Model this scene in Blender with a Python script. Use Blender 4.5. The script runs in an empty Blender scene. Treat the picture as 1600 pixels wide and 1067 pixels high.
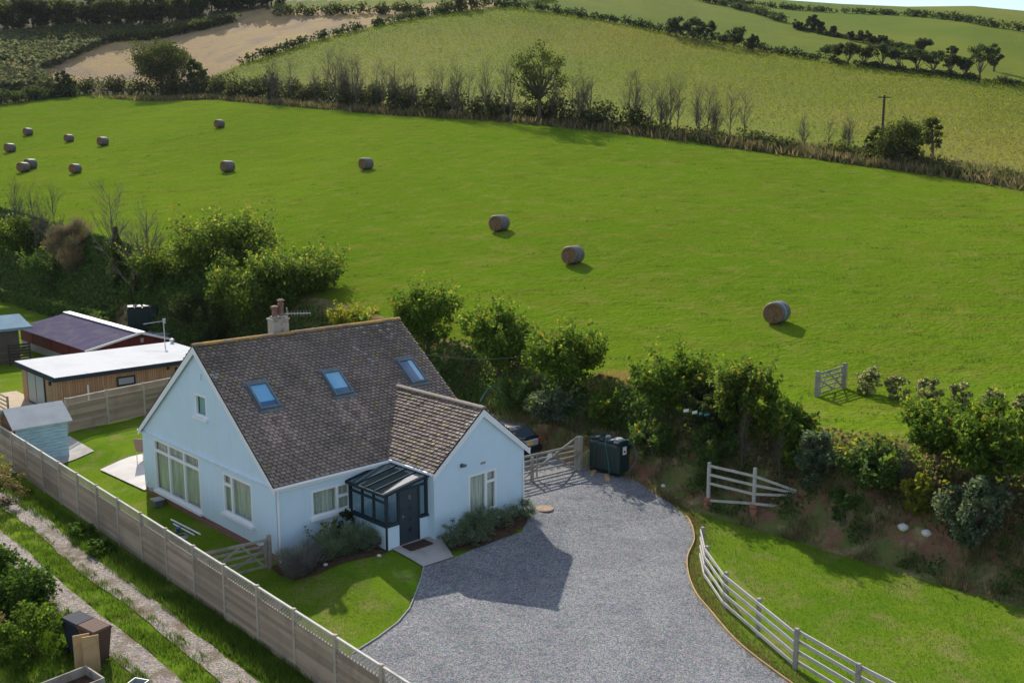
import bpy, bmesh, math, random
import numpy as np
from mathutils import Vector, geometry
R = math.radians
random.seed(5)
RNG = np.random.default_rng(11)
scene = bpy.context.scene
COL = scene.collection

# ------------------------------------------------------------------ camera model and ground frame
F = 1536.; TH = math.atan(268 / 1536.); CH = 13.
cT, sT = math.cos(TH), math.sin(TH)
AZ = R(46.1)
UX, UY = math.sin(AZ), math.cos(AZ)
AX, AY = -8.0164, 31.8826
ROT = R(90 - 46.1)

def P(u, v): return AX + u * UX - v * UY, AY + u * UY + v * UX
def UV(x, y):
    dx, dy = x - AX, y - AY
    return dx * UX + dy * UY, -dx * UY + dy * UX
def ss(x, a, b):
    t = np.clip((np.asarray(x, float) - a) / (b - a), 0, 1)
    return t * t * (3 - 2 * t)

def zfield(X, Y):
    z = 3.8 + .185 * (Y - 59) + np.where(X > 0, .02, .08) * np.clip(X, -80, 80)
    return .5 * (z + 2.2 + np.sqrt((z - 2.2) ** 2 + .5))

# far edge of the pasture, measured along bearings
_ex = np.array([-500, -300, 0, 60, 130, 250, 400, 600, 800, 1000, 1200, 1400, 1600, 1900, 2200.])
_ey = np.array([190, 185, 168, 158, 150, 152, 160, 178, 190, 212, 238, 265, 297, 350, 410.])
def _solve(x, y):
    a = (x - 800) / 1559.; e = (265 - y) / 1559.
    lo, hi = 20., 420.
    for _ in range(50):
        m = .5 * (lo + hi)
        if (float(zfield(a * m, m)) - 13) / m < e: lo = m
        else: hi = m
    return m
_ed = np.array([_solve(x, y) for x, y in zip(_ex, _ey)])
_cx = np.array([-500, 800, 1000, 1080, 1150, 1225, 1300, 1400, 1500, 1600, 1800, 2200.])
_cy = np.array([-70, -50, -20, -2, 6, 12, 17, 21, 20, 29, 55, 100.])
_dcx = np.array([-500, 0, 800, 1200, 1600, 2200.]); _dcd = np.array([470, 450, 430, 420, 400, 380.])

def ground_col(X, Y):
    return 800 + 1559 * X / np.maximum(Y, 1.)
def H(X, Y):
    X = np.asarray(X, float); Y = np.asarray(Y, float)
    u, v = UV(X, Y)
    base = -.45 * np.maximum(ss(u, 1.5, -1.), ss(v, -2., -6.5))
    base = base - .03 * np.clip(-6 - u, 0, 6)
    zf = zfield(X, Y)
    ut = 15 + 1.5 * ss(v, 2, 12) - 1.3 * ss(v, 26, 44)
    w = 3.6 + .6 * ss(v, 8, 30)
    t = ss(u, ut, ut + w)
    bump = .12 * np.sin(v * 1.3 + 1.) * np.sin(u * 1.7 + v * .4) * np.clip(t * (1 - t) * 4, 0, 1)
    z = base * (1 - t) + zf * t + bump
    xc = ground_col(X, Y)
    De = np.interp(xc, _ex, _ed); Dc = np.interp(xc, _dcx, _dcd)
    ec = (265 - np.interp(xc, _cx, _cy)) / 1559.
    a = X / np.maximum(Y, 1.)
    ee = (zfield(a * De, De) - 13) / De
    q = np.clip((Dc - Y) / (Dc - De), 0, 1)
    e = ec - (ec - ee) * q ** 2 - np.where(Y > Dc, (Y - Dc) ** 2 * 1.5e-6, 0)
    return np.where(Y > De, 13 + e * Y, z)
def Hf(x, y): return float(H(x, y))

_T = np.concatenate([np.linspace(15, 120, 2600), np.linspace(120, 520, 3000)])
def at(px, py, dz=0.):
    """the point of the ground seen along one bearing"""
    a = (px - 800) / F; b = (533.5 - py) / F
    dx, dy, dz_ = a, cT + b * sT, -sT + b * cT
    X, Y, Z = dx * _T, dy * _T, 13 + dz_ * _T
    below = Z < H(X, Y) + dz
    i = int(np.argmax(below)) if below.any() else len(_T) - 1
    return float(X[i]), float(Y[i])
def on_line(u, px):
    a = (px - 800) / 1559.
    Y = (u - (0 - AX) * UX + AY * UY) / (a * UX + UY)
    return a * Y, Y
def z_at(X, Y, py):
    b = (533.5 - py) / F
    return 13 + Y * (-sT + b * cT) / (cT + b * sT)
def px_m(Y): return Y / 1559.          # metres per photo pixel at that distance

# ------------------------------------------------------------------ node materials
MATS = {}
def nt(name):
    m = bpy.data.materials.new(name); m.use_nodes = True
    t = m.node_tree; t.nodes.clear()
    MATS[name] = m
    return m, t
def node(t, kind, **kw):
    n = t.nodes.new(kind)
    for k, v in kw.items(): setattr(n, k, v)
    return n
def setin(t, n, key, val):
    if hasattr(val, 'is_linked') or hasattr(val, 'links'): t.links.new(val, n.inputs[key])
    else: n.inputs[key].default_value = val
def rgba(c): return (c[0], c[1], c[2], 1.)
def noise_fac(t, vec, scale, lo, hi, detail=4., rough=.6, stretch=None):
    if stretch:
        mp = node(t, 'ShaderNodeMapping'); mp.inputs['Scale'].default_value = stretch
        mp.inputs['Rotation'].default_value = (0, 0, ROT)
        t.links.new(vec, mp.inputs['Vector']); vec = mp.outputs[0]
    n = node(t, 'ShaderNodeTexNoise'); n.inputs['Scale'].default_value = scale
    n.inputs['Detail'].default_value = detail; n.inputs['Roughness'].default_value = rough
    t.links.new(vec, n.inputs['Vector'])
    r = node(t, 'ShaderNodeMapRange'); r.inputs['From Min'].default_value = lo; r.inputs['From Max'].default_value = hi
    t.links.new(n.outputs['Fac'], r.inputs['Value'])
    return r.outputs[0]
def mix(t, fac, a, b, mode='MIX'):
    m = node(t, 'ShaderNodeMix', data_type='RGBA', blend_type=mode)
    setin(t, m, 0, fac)
    for i, c in ((6, a), (7, b)):
        if isinstance(c, tuple): m.inputs[i].default_value = rgba(c)
        else: t.links.new(c, m.inputs[i])
    return m.outputs[2]
def mat(name, col, rough=.8, spec=.3, layers=(), bump=(), metal=0., attr=None, coord='Object', translucent=0., coat=0.):
    m, t = nt(name)
    tc = node(t, 'ShaderNodeTexCoord'); vec = tc.outputs[coord]
    c = tuple(col)
    if attr:
        an = node(t, 'ShaderNodeAttribute'); an.attribute_name = attr
        c = an.outputs['Color']
    for L in layers:
        f = noise_fac(t, vec, L['s'], L.get('lo', .4), L.get('hi', .65), L.get('d', 4.), L.get('r', .6), L.get('stretch'))
        if 'k' in L:
            mm = node(t, 'ShaderNodeMath', operation='MULTIPLY'); t.links.new(f, mm.inputs[0]); mm.inputs[1].default_value = L['k']; f = mm.outputs[0]
        c = mix(t, f, c, tuple(L['c']), L.get('mode', 'MIX'))
    b = node(t, 'ShaderNodeBsdfPrincipled')
    if isinstance(c, tuple): b.inputs['Base Color'].default_value = rgba(c)
    else: t.links.new(c, b.inputs['Base Color'])
    b.inputs['Roughness'].default_value = rough; b.inputs['Specular IOR Level'].default_value = spec
    b.inputs['Metallic'].default_value = metal
    if coat: b.inputs['Coat Weight'].default_value = coat; b.inputs['Coat Roughness'].default_value = .05
    nrm = None
    for B in bump:
        n = node(t, 'ShaderNodeTexNoise'); n.inputs['Scale'].default_value = B[0]; n.inputs['Detail'].default_value = 5.
        src = vec
        if len(B) > 3:
            mp = node(t, 'ShaderNodeMapping'); mp.inputs['Scale'].default_value = B[3]; t.links.new(vec, mp.inputs['Vector']); src = mp.outputs[0]
        t.links.new(src, n.inputs['Vector'])
        bn = node(t, 'ShaderNodeBump'); bn.inputs['Strength'].default_value = B[1]; bn.inputs['Distance'].default_value = B[2]
        t.links.new(n.outputs['Fac'], bn.inputs['Height'])
        if nrm is not None: t.links.new(nrm, bn.inputs['Normal'])
        nrm = bn.outputs[0]
    if nrm is not None: t.links.new(nrm, b.inputs['Normal'])
    out = node(t, 'ShaderNodeOutputMaterial')
    if translucent:
        tr = node(t, 'ShaderNodeBsdfTranslucent')
        if isinstance(c, tuple): tr.inputs[0].default_value = rgba(c)
        else:
            br = mix(t, 1., c, (1.5, 1.5, 1.0), 'MULTIPLY'); t.links.new(br, tr.inputs[0])
        mx = node(t, 'ShaderNodeMixShader'); mx.inputs[0].default_value = translucent
        t.links.new(b.outputs[0], mx.inputs[1]); t.links.new(tr.outputs[0], mx.inputs[2]); t.links.new(mx.outputs[0], out.inputs[0])
    else: t.links.new(b.outputs[0], out.inputs[0])
    return m
def glass(name, tint, refl=.25, rough=.02, opacity=.25):
    """a pane: part mirror, part see-through, slightly tinted"""
    m, t = nt(name)
    tr = node(t, 'ShaderNodeBsdfTransparent'); tr.inputs[0].default_value = rgba(tint)
    gl = node(t, 'ShaderNodeBsdfGlossy'); gl.inputs['Roughness'].default_value = rough
    lw = node(t, 'ShaderNodeLayerWeight'); lw.inputs[0].default_value = .5
    pw = node(t, 'ShaderNodeMath', operation='POWER'); t.links.new(lw.outputs['Facing'], pw.inputs[0]); pw.inputs[1].default_value = 4.
    ad = node(t, 'ShaderNodeMath', operation='MULTIPLY_ADD'); t.links.new(pw.outputs[0], ad.inputs[0]); ad.inputs[1].default_value = .7; ad.inputs[2].default_value = refl
    mx = node(t, 'ShaderNodeMixShader'); t.links.new(ad.outputs[0], mx.inputs[0])
    t.links.new(tr.outputs[0], mx.inputs[1]); t.links.new(gl.outputs[0], mx.inputs[2])
    out = node(t, 'ShaderNodeOutputMaterial'); t.links.new(mx.outputs[0], out.inputs[0])
    return m

GRASS = (.105, .19, .012)
mat('lawn', (.095, .175, .010), .95, 0., layers=[
    dict(s=.35, c=(.140, .205, .016), lo=.42, hi=.62), dict(s=.9, c=(.22, .195, .07), lo=.50, hi=.70, k=.8),
    dict(s=9, c=(.05, .11, .008), lo=.5, hi=.7, k=.7), dict(s=38, c=(.17, .23, .035), lo=.5, hi=.75, k=.6)],
    bump=[(14, .6, .05), (50, .6, .03)])
mat('pasture', (.103, .186, .009), .95, 0., layers=[
    dict(s=.028, c=(.142, .222, .012), lo=.4, hi=.62), dict(s=.11, c=(.105, .165, .010), lo=.46, hi=.66, k=.8),
    dict(s=.5, c=(.15, .165, .02), lo=.5, hi=.62, k=.55, stretch=(.18, 1.6, 1)), dict(s=.55, c=(.20, .205, .04), lo=.5, hi=.7, k=.65), dict(s=2.4, c=(.062, .115, .007), lo=.50, hi=.74, k=.62), dict(s=6, c=(.19, .225, .03), lo=.52, hi=.72, k=.55),
    dict(s=11, c=(.17, .24, .025), lo=.52, hi=.75, k=.6)],
    bump=[(1.6, .6, .3), (5, .8, .2), (14, .7, .1)])
mat('maize_ground', (.15, .185, .016), .95, .05, layers=[
    dict(s=.02, c=(.20, .19, .03), lo=.42, hi=.6), dict(s=.16, c=(.12, .15, .024), lo=.48, hi=.66, k=.6),
    dict(s=1.4, c=(.22, .2, .05), lo=.5, hi=.7, k=.7)], bump=[(1.5, .8, .5)])
mat('meadow', (.105, .155, .006), .95, .05, layers=[
    dict(s=.015, c=(.15, .175, .010), lo=.42, hi=.6), dict(s=.12, c=(.08, .12, .015), lo=.48, hi=.66, k=.5),
    dict(s=1.2, c=(.15, .16, .035), lo=.52, hi=.7, k=.5)], bump=[(1., .6, .4)])
mat('stubble', (.36, .245, .12), .95, .05, layers=[
    dict(s=.03, c=(.40, .28, .11), lo=.45, hi=.6, stretch=(1, 3.5, 1)), dict(s=.12, c=(.25, .185, .125), lo=.48, hi=.62, k=.8),
    dict(s=1.2, c=(.22, .18, .11), lo=.5, hi=.7, k=.6)], bump=[(1.2, .5, .3)])
mat('scrubland', (.09, .085, .04), .95, .05, layers=[
    dict(s=.06, c=(.19, .14, .085), lo=.48, hi=.6), dict(s=.5, c=(.055, .065, .03), lo=.45, hi=.65)], bump=[(1., .8, .6)])
mat('margin', (.15, .115, .065), .95, .05, layers=[
    dict(s=.3, c=(.085, .09, .03), lo=.45, hi=.62), dict(s=2, c=(.22, .17, .10), lo=.5, hi=.7, k=.7)], bump=[(2., .8, .4)])
mat('bank_earth', (.17, .18, .06), .95, 0., layers=[
    dict(s=.5, c=(.27, .135, .088), lo=.44, hi=.56), dict(s=2.2, c=(.17, .085, .06), lo=.5, hi=.68, k=.6), dict(s=1.6, c=(.12, .17, .04), lo=.48, hi=.62, k=.8),
    dict(s=1.1, c=(.40, .33, .17), lo=.52, hi=.66, k=.75), dict(s=9, c=(.14, .10, .06), lo=.5, hi=.7, k=.5)],
    bump=[(3., .8, .25), (14, .8, .1)])
mat('soil', (.07, .045, .03), .95, .05, layers=[dict(s=6, c=(.13, .085, .055), lo=.45, hi=.7)], bump=[(12, .8, .05)])

def gravel_mat(name, base, dark, light, scale, grassy=None, big=.6):
    m, t = nt(name)
    tc = node(t, 'ShaderNodeTexCoord'); vec = tc.outputs['Object']
    v = node(t, 'ShaderNodeTexVoronoi'); v.inputs['Scale'].default_value = scale; t.links.new(vec, v.inputs['Vector'])
    sep = node(t, 'ShaderNodeSeparateColor'); t.links.new(v.outputs['Color'], sep.inputs[0])
    r = node(t, 'ShaderNodeValToRGB'); t.links.new(sep.outputs[0], r.inputs[0])
    r.color_ramp.elements[0].color = rgba(dark); r.color_ramp.elements[1].color = rgba(light)
    e = r.color_ramp.elements.new(.55); e.color = rgba(base)
    c = mix(t, .13, r.outputs[0], v.outputs['Color'])
    c = mix(t, noise_fac(t, vec, big, .42, .62), c, (.82, .82, .84), 'MULTIPLY')
    c = mix(t, noise_fac(t, vec, 3.5, .5, .7), c, (.78, .78, .8), 'MULTIPLY')
    if grassy: c = mix(t, noise_fac(t, vec, grassy[1], grassy[2], grassy[3]), c, grassy[0])
    b = node(t, 'ShaderNodeBsdfPrincipled'); t.links.new(c, b.inputs['Base Color'])
    b.inputs['Roughness'].default_value = .9; b.inputs['Specular IOR Level'].default_value = .2
    bn = node(t, 'ShaderNodeBump'); bn.inputs['Strength'].default_value = .9; bn.inputs['Distance'].default_value = .03
    t.links.new(v.outputs['Distance'], bn.inputs['Height'])
    n2 = node(t, 'ShaderNodeTexNoise'); n2.inputs['Scale'].default_value = 5; t.links.new(vec, n2.inputs['Vector'])
    b2 = node(t, 'ShaderNodeBump'); b2.inputs['Strength'].default_value = .5; b2.inputs['Distance'].default_value = .06
    t.links.new(n2.outputs['Fac'], b2.inputs['Height']); t.links.new(bn.outputs[0], b2.inputs['Normal'])
    t.links.new(b2.outputs[0], b.inputs['Normal'])
    out = node(t, 'ShaderNodeOutputMaterial'); t.links.new(b.outputs[0], out.inputs[0])
    return m
gravel_mat('gravel', (.195, .197, .208), (.07, .074, .085), (.37, .365, .37), 34)
gravel_mat('lane_gravel', (.28, .225, .18), (.15, .115, .09), (.46, .39, .33), 26, ((.17, .13, .085), 1.1, .52, .64), 1.1)

mat('render_blue', (.585, .735, .835), .75, .25, layers=[dict(s=.8, c=(.61, .755, .845), lo=.4, hi=.65), dict(s=2.6, c=(.50, .63, .67), lo=.56, hi=.8, k=.6, stretch=(1.6, 1.6, .10)), dict(s=1.1, c=(.55, .69, .72), lo=.5, hi=.7, k=.6)], bump=[(35, .15, .01)])
mat('white_paint', (.80, .81, .82), .45, .4, layers=[dict(s=3, c=(.70, .71, .71), lo=.55, hi=.8, k=.5)])
mat('white_upvc', (.82, .83, .84), .3, .5)
mat('anthracite', (.03, .045, .055), .75, .08)
mat('door_blue', (.03, .045, .06), .4, .5)
mat('slate_lead', (.10, .13, .15), .5, .4, layers=[dict(s=4, c=(.16, .19, .2), lo=.5, hi=.7)])
mat('chrome', (.7, .7, .72), .2, .5, metal=1.)
mat('aerial_metal', (.5, .51, .53), .4, .5, metal=.7)
mat('curtain', (.66, .69, .60), .9, .1, layers=[dict(s=3, c=(.42, .45, .40), lo=.4, hi=.6, stretch=(6, 6, .3))])
mat('blind_blue', (.50, .67, .74), .7, .2)
mat('teal_sky_reflection', (.32, .55, .66), .8, .1)  # reflected sky put into a flat teal colour
mat('skylight_lining', (.05, .15, .24), .7, .2)
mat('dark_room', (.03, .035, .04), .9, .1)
glass('pane_glass', (.88, .93, .91), .10)
glass('roof_glass', (.14, .38, .44), .24, .03)
glass('skylight_glass', (.62, .85, .98), .12)
mat('brown_tiles', (.1, .09, .08), .85, .25, attr='Col', layers=[dict(s=11, c=(.42, .41, .36), lo=.68, hi=.72, k=.85), dict(s=8, c=(.36, .28, .06), lo=.70, hi=.74, k=.8), dict(s=.7, c=(.10, .088, .075), lo=.5, hi=.7, k=.5)], bump=[(20, .4, .02)])
mat('ridge_tile', (.26, .165, .095), .85, .2, layers=[dict(s=1.2, c=(.46, .27, .06), lo=.44, hi=.56), dict(s=5, c=(.32, .28, .22), lo=.56, hi=.68, k=.8)], bump=[(18, .4, .02)])
mat('ridge_grey', (.26, .22, .185), .85, .2, layers=[dict(s=3.5, c=(.32, .22, .06), lo=.56, hi=.66), dict(s=6, c=(.34, .31, .28), lo=.55, hi=.68, k=.7)], bump=[(18, .4, .02)])
mat('chimney_render', (.38, .35, .30), .9, .15, layers=[dict(s=3, c=(.20, .17, .13), lo=.5, hi=.65), dict(s=6, c=(.32, .25, .06), lo=.58, hi=.68)], bump=[(14, .5, .03)])
mat('terracotta', (.19, .115, .09), .8, .2, layers=[dict(s=8, c=(.35, .2, .13), lo=.5, hi=.7)])
def brick_mat(name, c1, c2, mortar, bw=.22, bh=.072):
    m, t = nt(name)
    tc = node(t, 'ShaderNodeTexCoord'); sp = node(t, 'ShaderNodeSeparateXYZ'); t.links.new(tc.outputs['Object'], sp.inputs[0])
    ad = node(t, 'ShaderNodeMath', operation='ADD'); t.links.new(sp.outputs[0], ad.inputs[0]); t.links.new(sp.outputs[1], ad.inputs[1])
    cb = node(t, 'ShaderNodeCombineXYZ'); t.links.new(ad.outputs[0], cb.inputs[0]); t.links.new(sp.outputs[2], cb.inputs[1])
    b = node(t, 'ShaderNodeTexBrick'); t.links.new(cb.outputs[0], b.inputs['Vector'])
    b.inputs['Color1'].default_value = rgba(c1); b.inputs['Color2'].default_value = rgba(c2); b.inputs['Mortar'].default_value = rgba(mortar)
    b.inputs['Scale'].default_value = 1.; b.inputs['Brick Width'].default_value = bw; b.inputs['Row Height'].default_value = bh; b.inputs['Mortar Size'].default_value = .008
    p = node(t, 'ShaderNodeBsdfPrincipled'); t.links.new(b.outputs[0], p.inputs['Base Color']); p.inputs['Roughness'].default_value = .85
    o = node(t, 'ShaderNodeOutputMaterial'); t.links.new(p.outputs[0], o.inputs[0])
    return m
brick_mat('red_brick', (.26, .10, .075), (.17, .075, .06), (.30, .25, .22))
def boards_mat(name, c1, c2, w, axis=0, rough=.75, gap=(.03, .02, .015), grey=None, zaxis=False):
    """boards side by side across one axis, each its own tone, dark joints"""
    m, t = nt(name)
    tc = node(t, 'ShaderNodeTexCoord'); sp = node(t, 'ShaderNodeSeparateXYZ'); t.links.new(tc.outputs['Object'], sp.inputs[0])
    if zaxis: src = sp.outputs[2]
    else:
        ad = node(t, 'ShaderNodeMath', operation='ADD'); t.links.new(sp.outputs[0], ad.inputs[0]); t.links.new(sp.outputs[1], ad.inputs[1]); src = ad.outputs[0]
    dv = node(t, 'ShaderNodeMath', operation='DIVIDE'); t.links.new(src, dv.inputs[0]); dv.inputs[1].default_value = w
    fl = node(t, 'ShaderNodeMath', operation='FLOOR'); t.links.new(dv.outputs[0], fl.inputs[0])
    fr = node(t, 'ShaderNodeMath', operation='FRACT'); t.links.new(dv.outputs[0], fr.inputs[0])
    wn = node(t, 'ShaderNodeTexWhiteNoise', noise_dimensions='1D'); t.links.new(fl.outputs[0], wn.inputs['W'])
    c = mix(t, wn.outputs['Value'], c1, c2)
    st = (1, 1, 8) if zaxis else (8, 8, .5)
    c = mix(t, noise_fac(t, tc.outputs['Object'], 2.5, .45, .7, stretch=st), c, tuple(x * .6 for x in c1))
    if grey: c = mix(t, noise_fac(t, tc.outputs['Object'], 1.2, .45, .65), c, grey)
    g = node(t, 'ShaderNodeMath', operation='LESS_THAN'); t.links.new(fr.outputs[0], g.inputs[0]); g.inputs[1].default_value = .09
    c = mix(t, g.outputs[0], c, gap)
    p = node(t, 'ShaderNodeBsdfPrincipled'); t.links.new(c, p.inputs['Base Color']); p.inputs['Roughness'].default_value = rough; p.inputs['Specular IOR Level'].default_value = .25
    bn = node(t, 'ShaderNodeBump'); bn.inputs['Strength'].default_value = .6; bn.inputs['Distance'].default_value = .015; t.links.new(fr.outputs[0], bn.inputs['Height']); t.links.new(bn.outputs[0], p.inputs['Normal'])
    o = node(t, 'ShaderNodeOutputMaterial'); t.links.new(p.outputs[0], o.inputs[0])
    return m
boards_mat('cedar_boards', (.50, .31, .17), (.36, .21, .11), .13)
boards_mat('blue_boards', (.43, .62, .73), (.41, .59, .70), .15, zaxis=True, gap=(.15, .26, .31))
boards_mat('brown_boards', (.22, .105, .045), (.18, .085, .04), .15, zaxis=True)
boards_mat('old_boards', (.17, .145, .115), (.12, .10, .08), .16, zaxis=True)
boards_mat('red_sheet', (.17, .028, .026), (.15, .025, .024), .9, gap=(.07, .015, .015))
mat('grp_white', (.50, .51, .53), .7, .05, layers=[dict(s=.5, c=(.45, .46, .47), lo=.45, hi=.65)])
mat('felt_grey', (.52, .53, .52), .95, .05, layers=[dict(s=1.2, c=(.44, .45, .45), lo=.45, hi=.65), dict(s=30, c=(.42, .42, .42), lo=.5, hi=.7, k=.5)])
mat('teal_roof', (.19, .28, .34), .95, .02, layers=[dict(s=1, c=(.23, .32, .38), lo=.45, hi=.65)])
mat('corrugated', (.15, .125, .18), .95, .03, layers=[dict(s=1.5, c=(.20, .175, .20), lo=.45, hi=.65), dict(s=.6, c=(.12, .10, .19), lo=.5, hi=.65, k=.6)])
mat('fence_wood', (.30, .245, .19), .85, .2, attr='Col', layers=[dict(s=1.3, c=(.20, .15, .11), lo=.5, hi=.7, k=.5), dict(s=7, c=(.36, .32, .27), lo=.55, hi=.75, k=.5)], bump=[(20, .3, .01)])
mat('grey_oak', (.34, .31, .26), .8, .2, layers=[dict(s=2.5, c=(.22, .19, .15), lo=.45, hi=.65), dict(s=14, c=(.42, .40, .36), lo=.55, hi=.75, k=.6)], bump=[(25, .3, .01)])
mat('pale_rail', (.47, .44, .40), .75, .25, layers=[dict(s=2, c=(.36, .33, .29), lo=.5, hi=.7), dict(s=10, c=(.58, .56, .52), lo=.55, hi=.7, k=.6)], bump=[(25, .3, .01)])
mat('new_timber', (.45, .30, .15), .8, .2, layers=[dict(s=3, c=(.33, .2, .1), lo=.5, hi=.7)])
mat('deck_wood', (.42, .33, .22), .8, .2, layers=[dict(s=3, c=(.3, .23, .15), lo=.5, hi=.7)])
mat('paving', (.42, .39, .36), .85, .2, layers=[dict(s=1.4, c=(.33, .30, .27), lo=.45, hi=.65), dict(s=12, c=(.47, .45, .42), lo=.5, hi=.7, k=.5)])
mat('patio_stone', (.60, .56, .52), .8, .25, layers=[dict(s=1.1, c=(.52, .48, .44), lo=.45, hi=.65)])
mat('rust_iron', (.26, .16, .10), .8, .3, layers=[dict(s=5, c=(.34, .25, .18), lo=.45, hi=.65)])
mat('concrete', (.36, .35, .33), .9, .2, layers=[dict(s=4, c=(.27, .26, .24), lo=.45, hi=.65)])
mat('tank_green', (.008, .026, .024), .4, .45, layers=[dict(s=1.3, c=(.02, .035, .035), lo=.5, hi=.7)])
mat('tank_lid', (.30, .34, .35), .4, .4)
mat('hose_teal', (.03, .16, .15), .5, .4)
mat('label_white', (.75, .75, .75), .6, .3)
mat('label_red', (.5, .05, .04), .6, .3)
mat('coir', (.07, .045, .035), .95, .05)
mat('car_paint', (.035, .036, .042), .25, .5, coat=1.)
mat('car_silver', (.35, .36, .38), .3, .5, coat=1.)
mat('car_trim', (.012, .012, .013), .5, .4)
mat('car_glass', (.02, .03, .035), .05, .6)
mat('tail_red', (.30, .015, .012), .25, .5)
mat('plate_yellow', (.75, .48, .04), .5, .3)
mat('bale_net', (.135, .12, .115), .6, .2, layers=[dict(s=5, c=(.09, .075, .062), lo=.45, hi=.65), dict(s=3, c=(.2, .2, .22), lo=.55, hi=.72, stretch=(4, 4, 4))], bump=[(9, .4, .03)])
mat('bale_end', (.20, .115, .062), .95, .05, layers=[dict(s=4, c=(.12, .07, .04), lo=.45, hi=.65), dict(s=14, c=(.27, .175, .10), lo=.5, hi=.7)], bump=[(9, .9, .06)])
mat('twine_blue', (.14, .32, .45), .6, .3)
mat('bark', (.10, .078, .058), .95, .1, layers=[dict(s=5, c=(.16, .135, .11), lo=.5, hi=.7)], bump=[(9, .6, .03)])
mat('bark_pale', (.20, .175, .145), .95, .1, layers=[dict(s=3, c=(.11, .09, .07), lo=.45, hi=.65)])
mat('bark_grey', (.135, .115, .095), .95, .05, layers=[dict(s=3, c=(.09, .075, .06), lo=.45, hi=.65)])
mat('pole_wood', (.07, .05, .045), .9, .1)
mat('leaf', (.05, .08, .02), .7, .12, attr='Col', translucent=.52)
mat('blade', (.1, .14, .03), .7, .15, attr='Col', translucent=.4)
mat('bin_black', (.03, .035, .05), .75, .15)
mat('bin_brown', (.12, .07, .052), .75, .15)
mat('white_stone', (.62, .60, .57), .8, .2)
mat('sandstone', (.36, .17, .10), .9, .15, layers=[dict(s=5, c=(.25, .11, .07), lo=.45, hi=.65)], bump=[(9, .5, .04)])
mat('cloth_cyan', (.10, .42, .50), .8, .2)
mat('plastic_blue', (.03, .10, .20), .4, .4)
mat('cushion', (.30, .20, .16), .8, .2)
mat('cable', (.10, .10, .10), .6, .3)
mat('downpipe_white', (.8, .81, .82), .4, .4)

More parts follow.
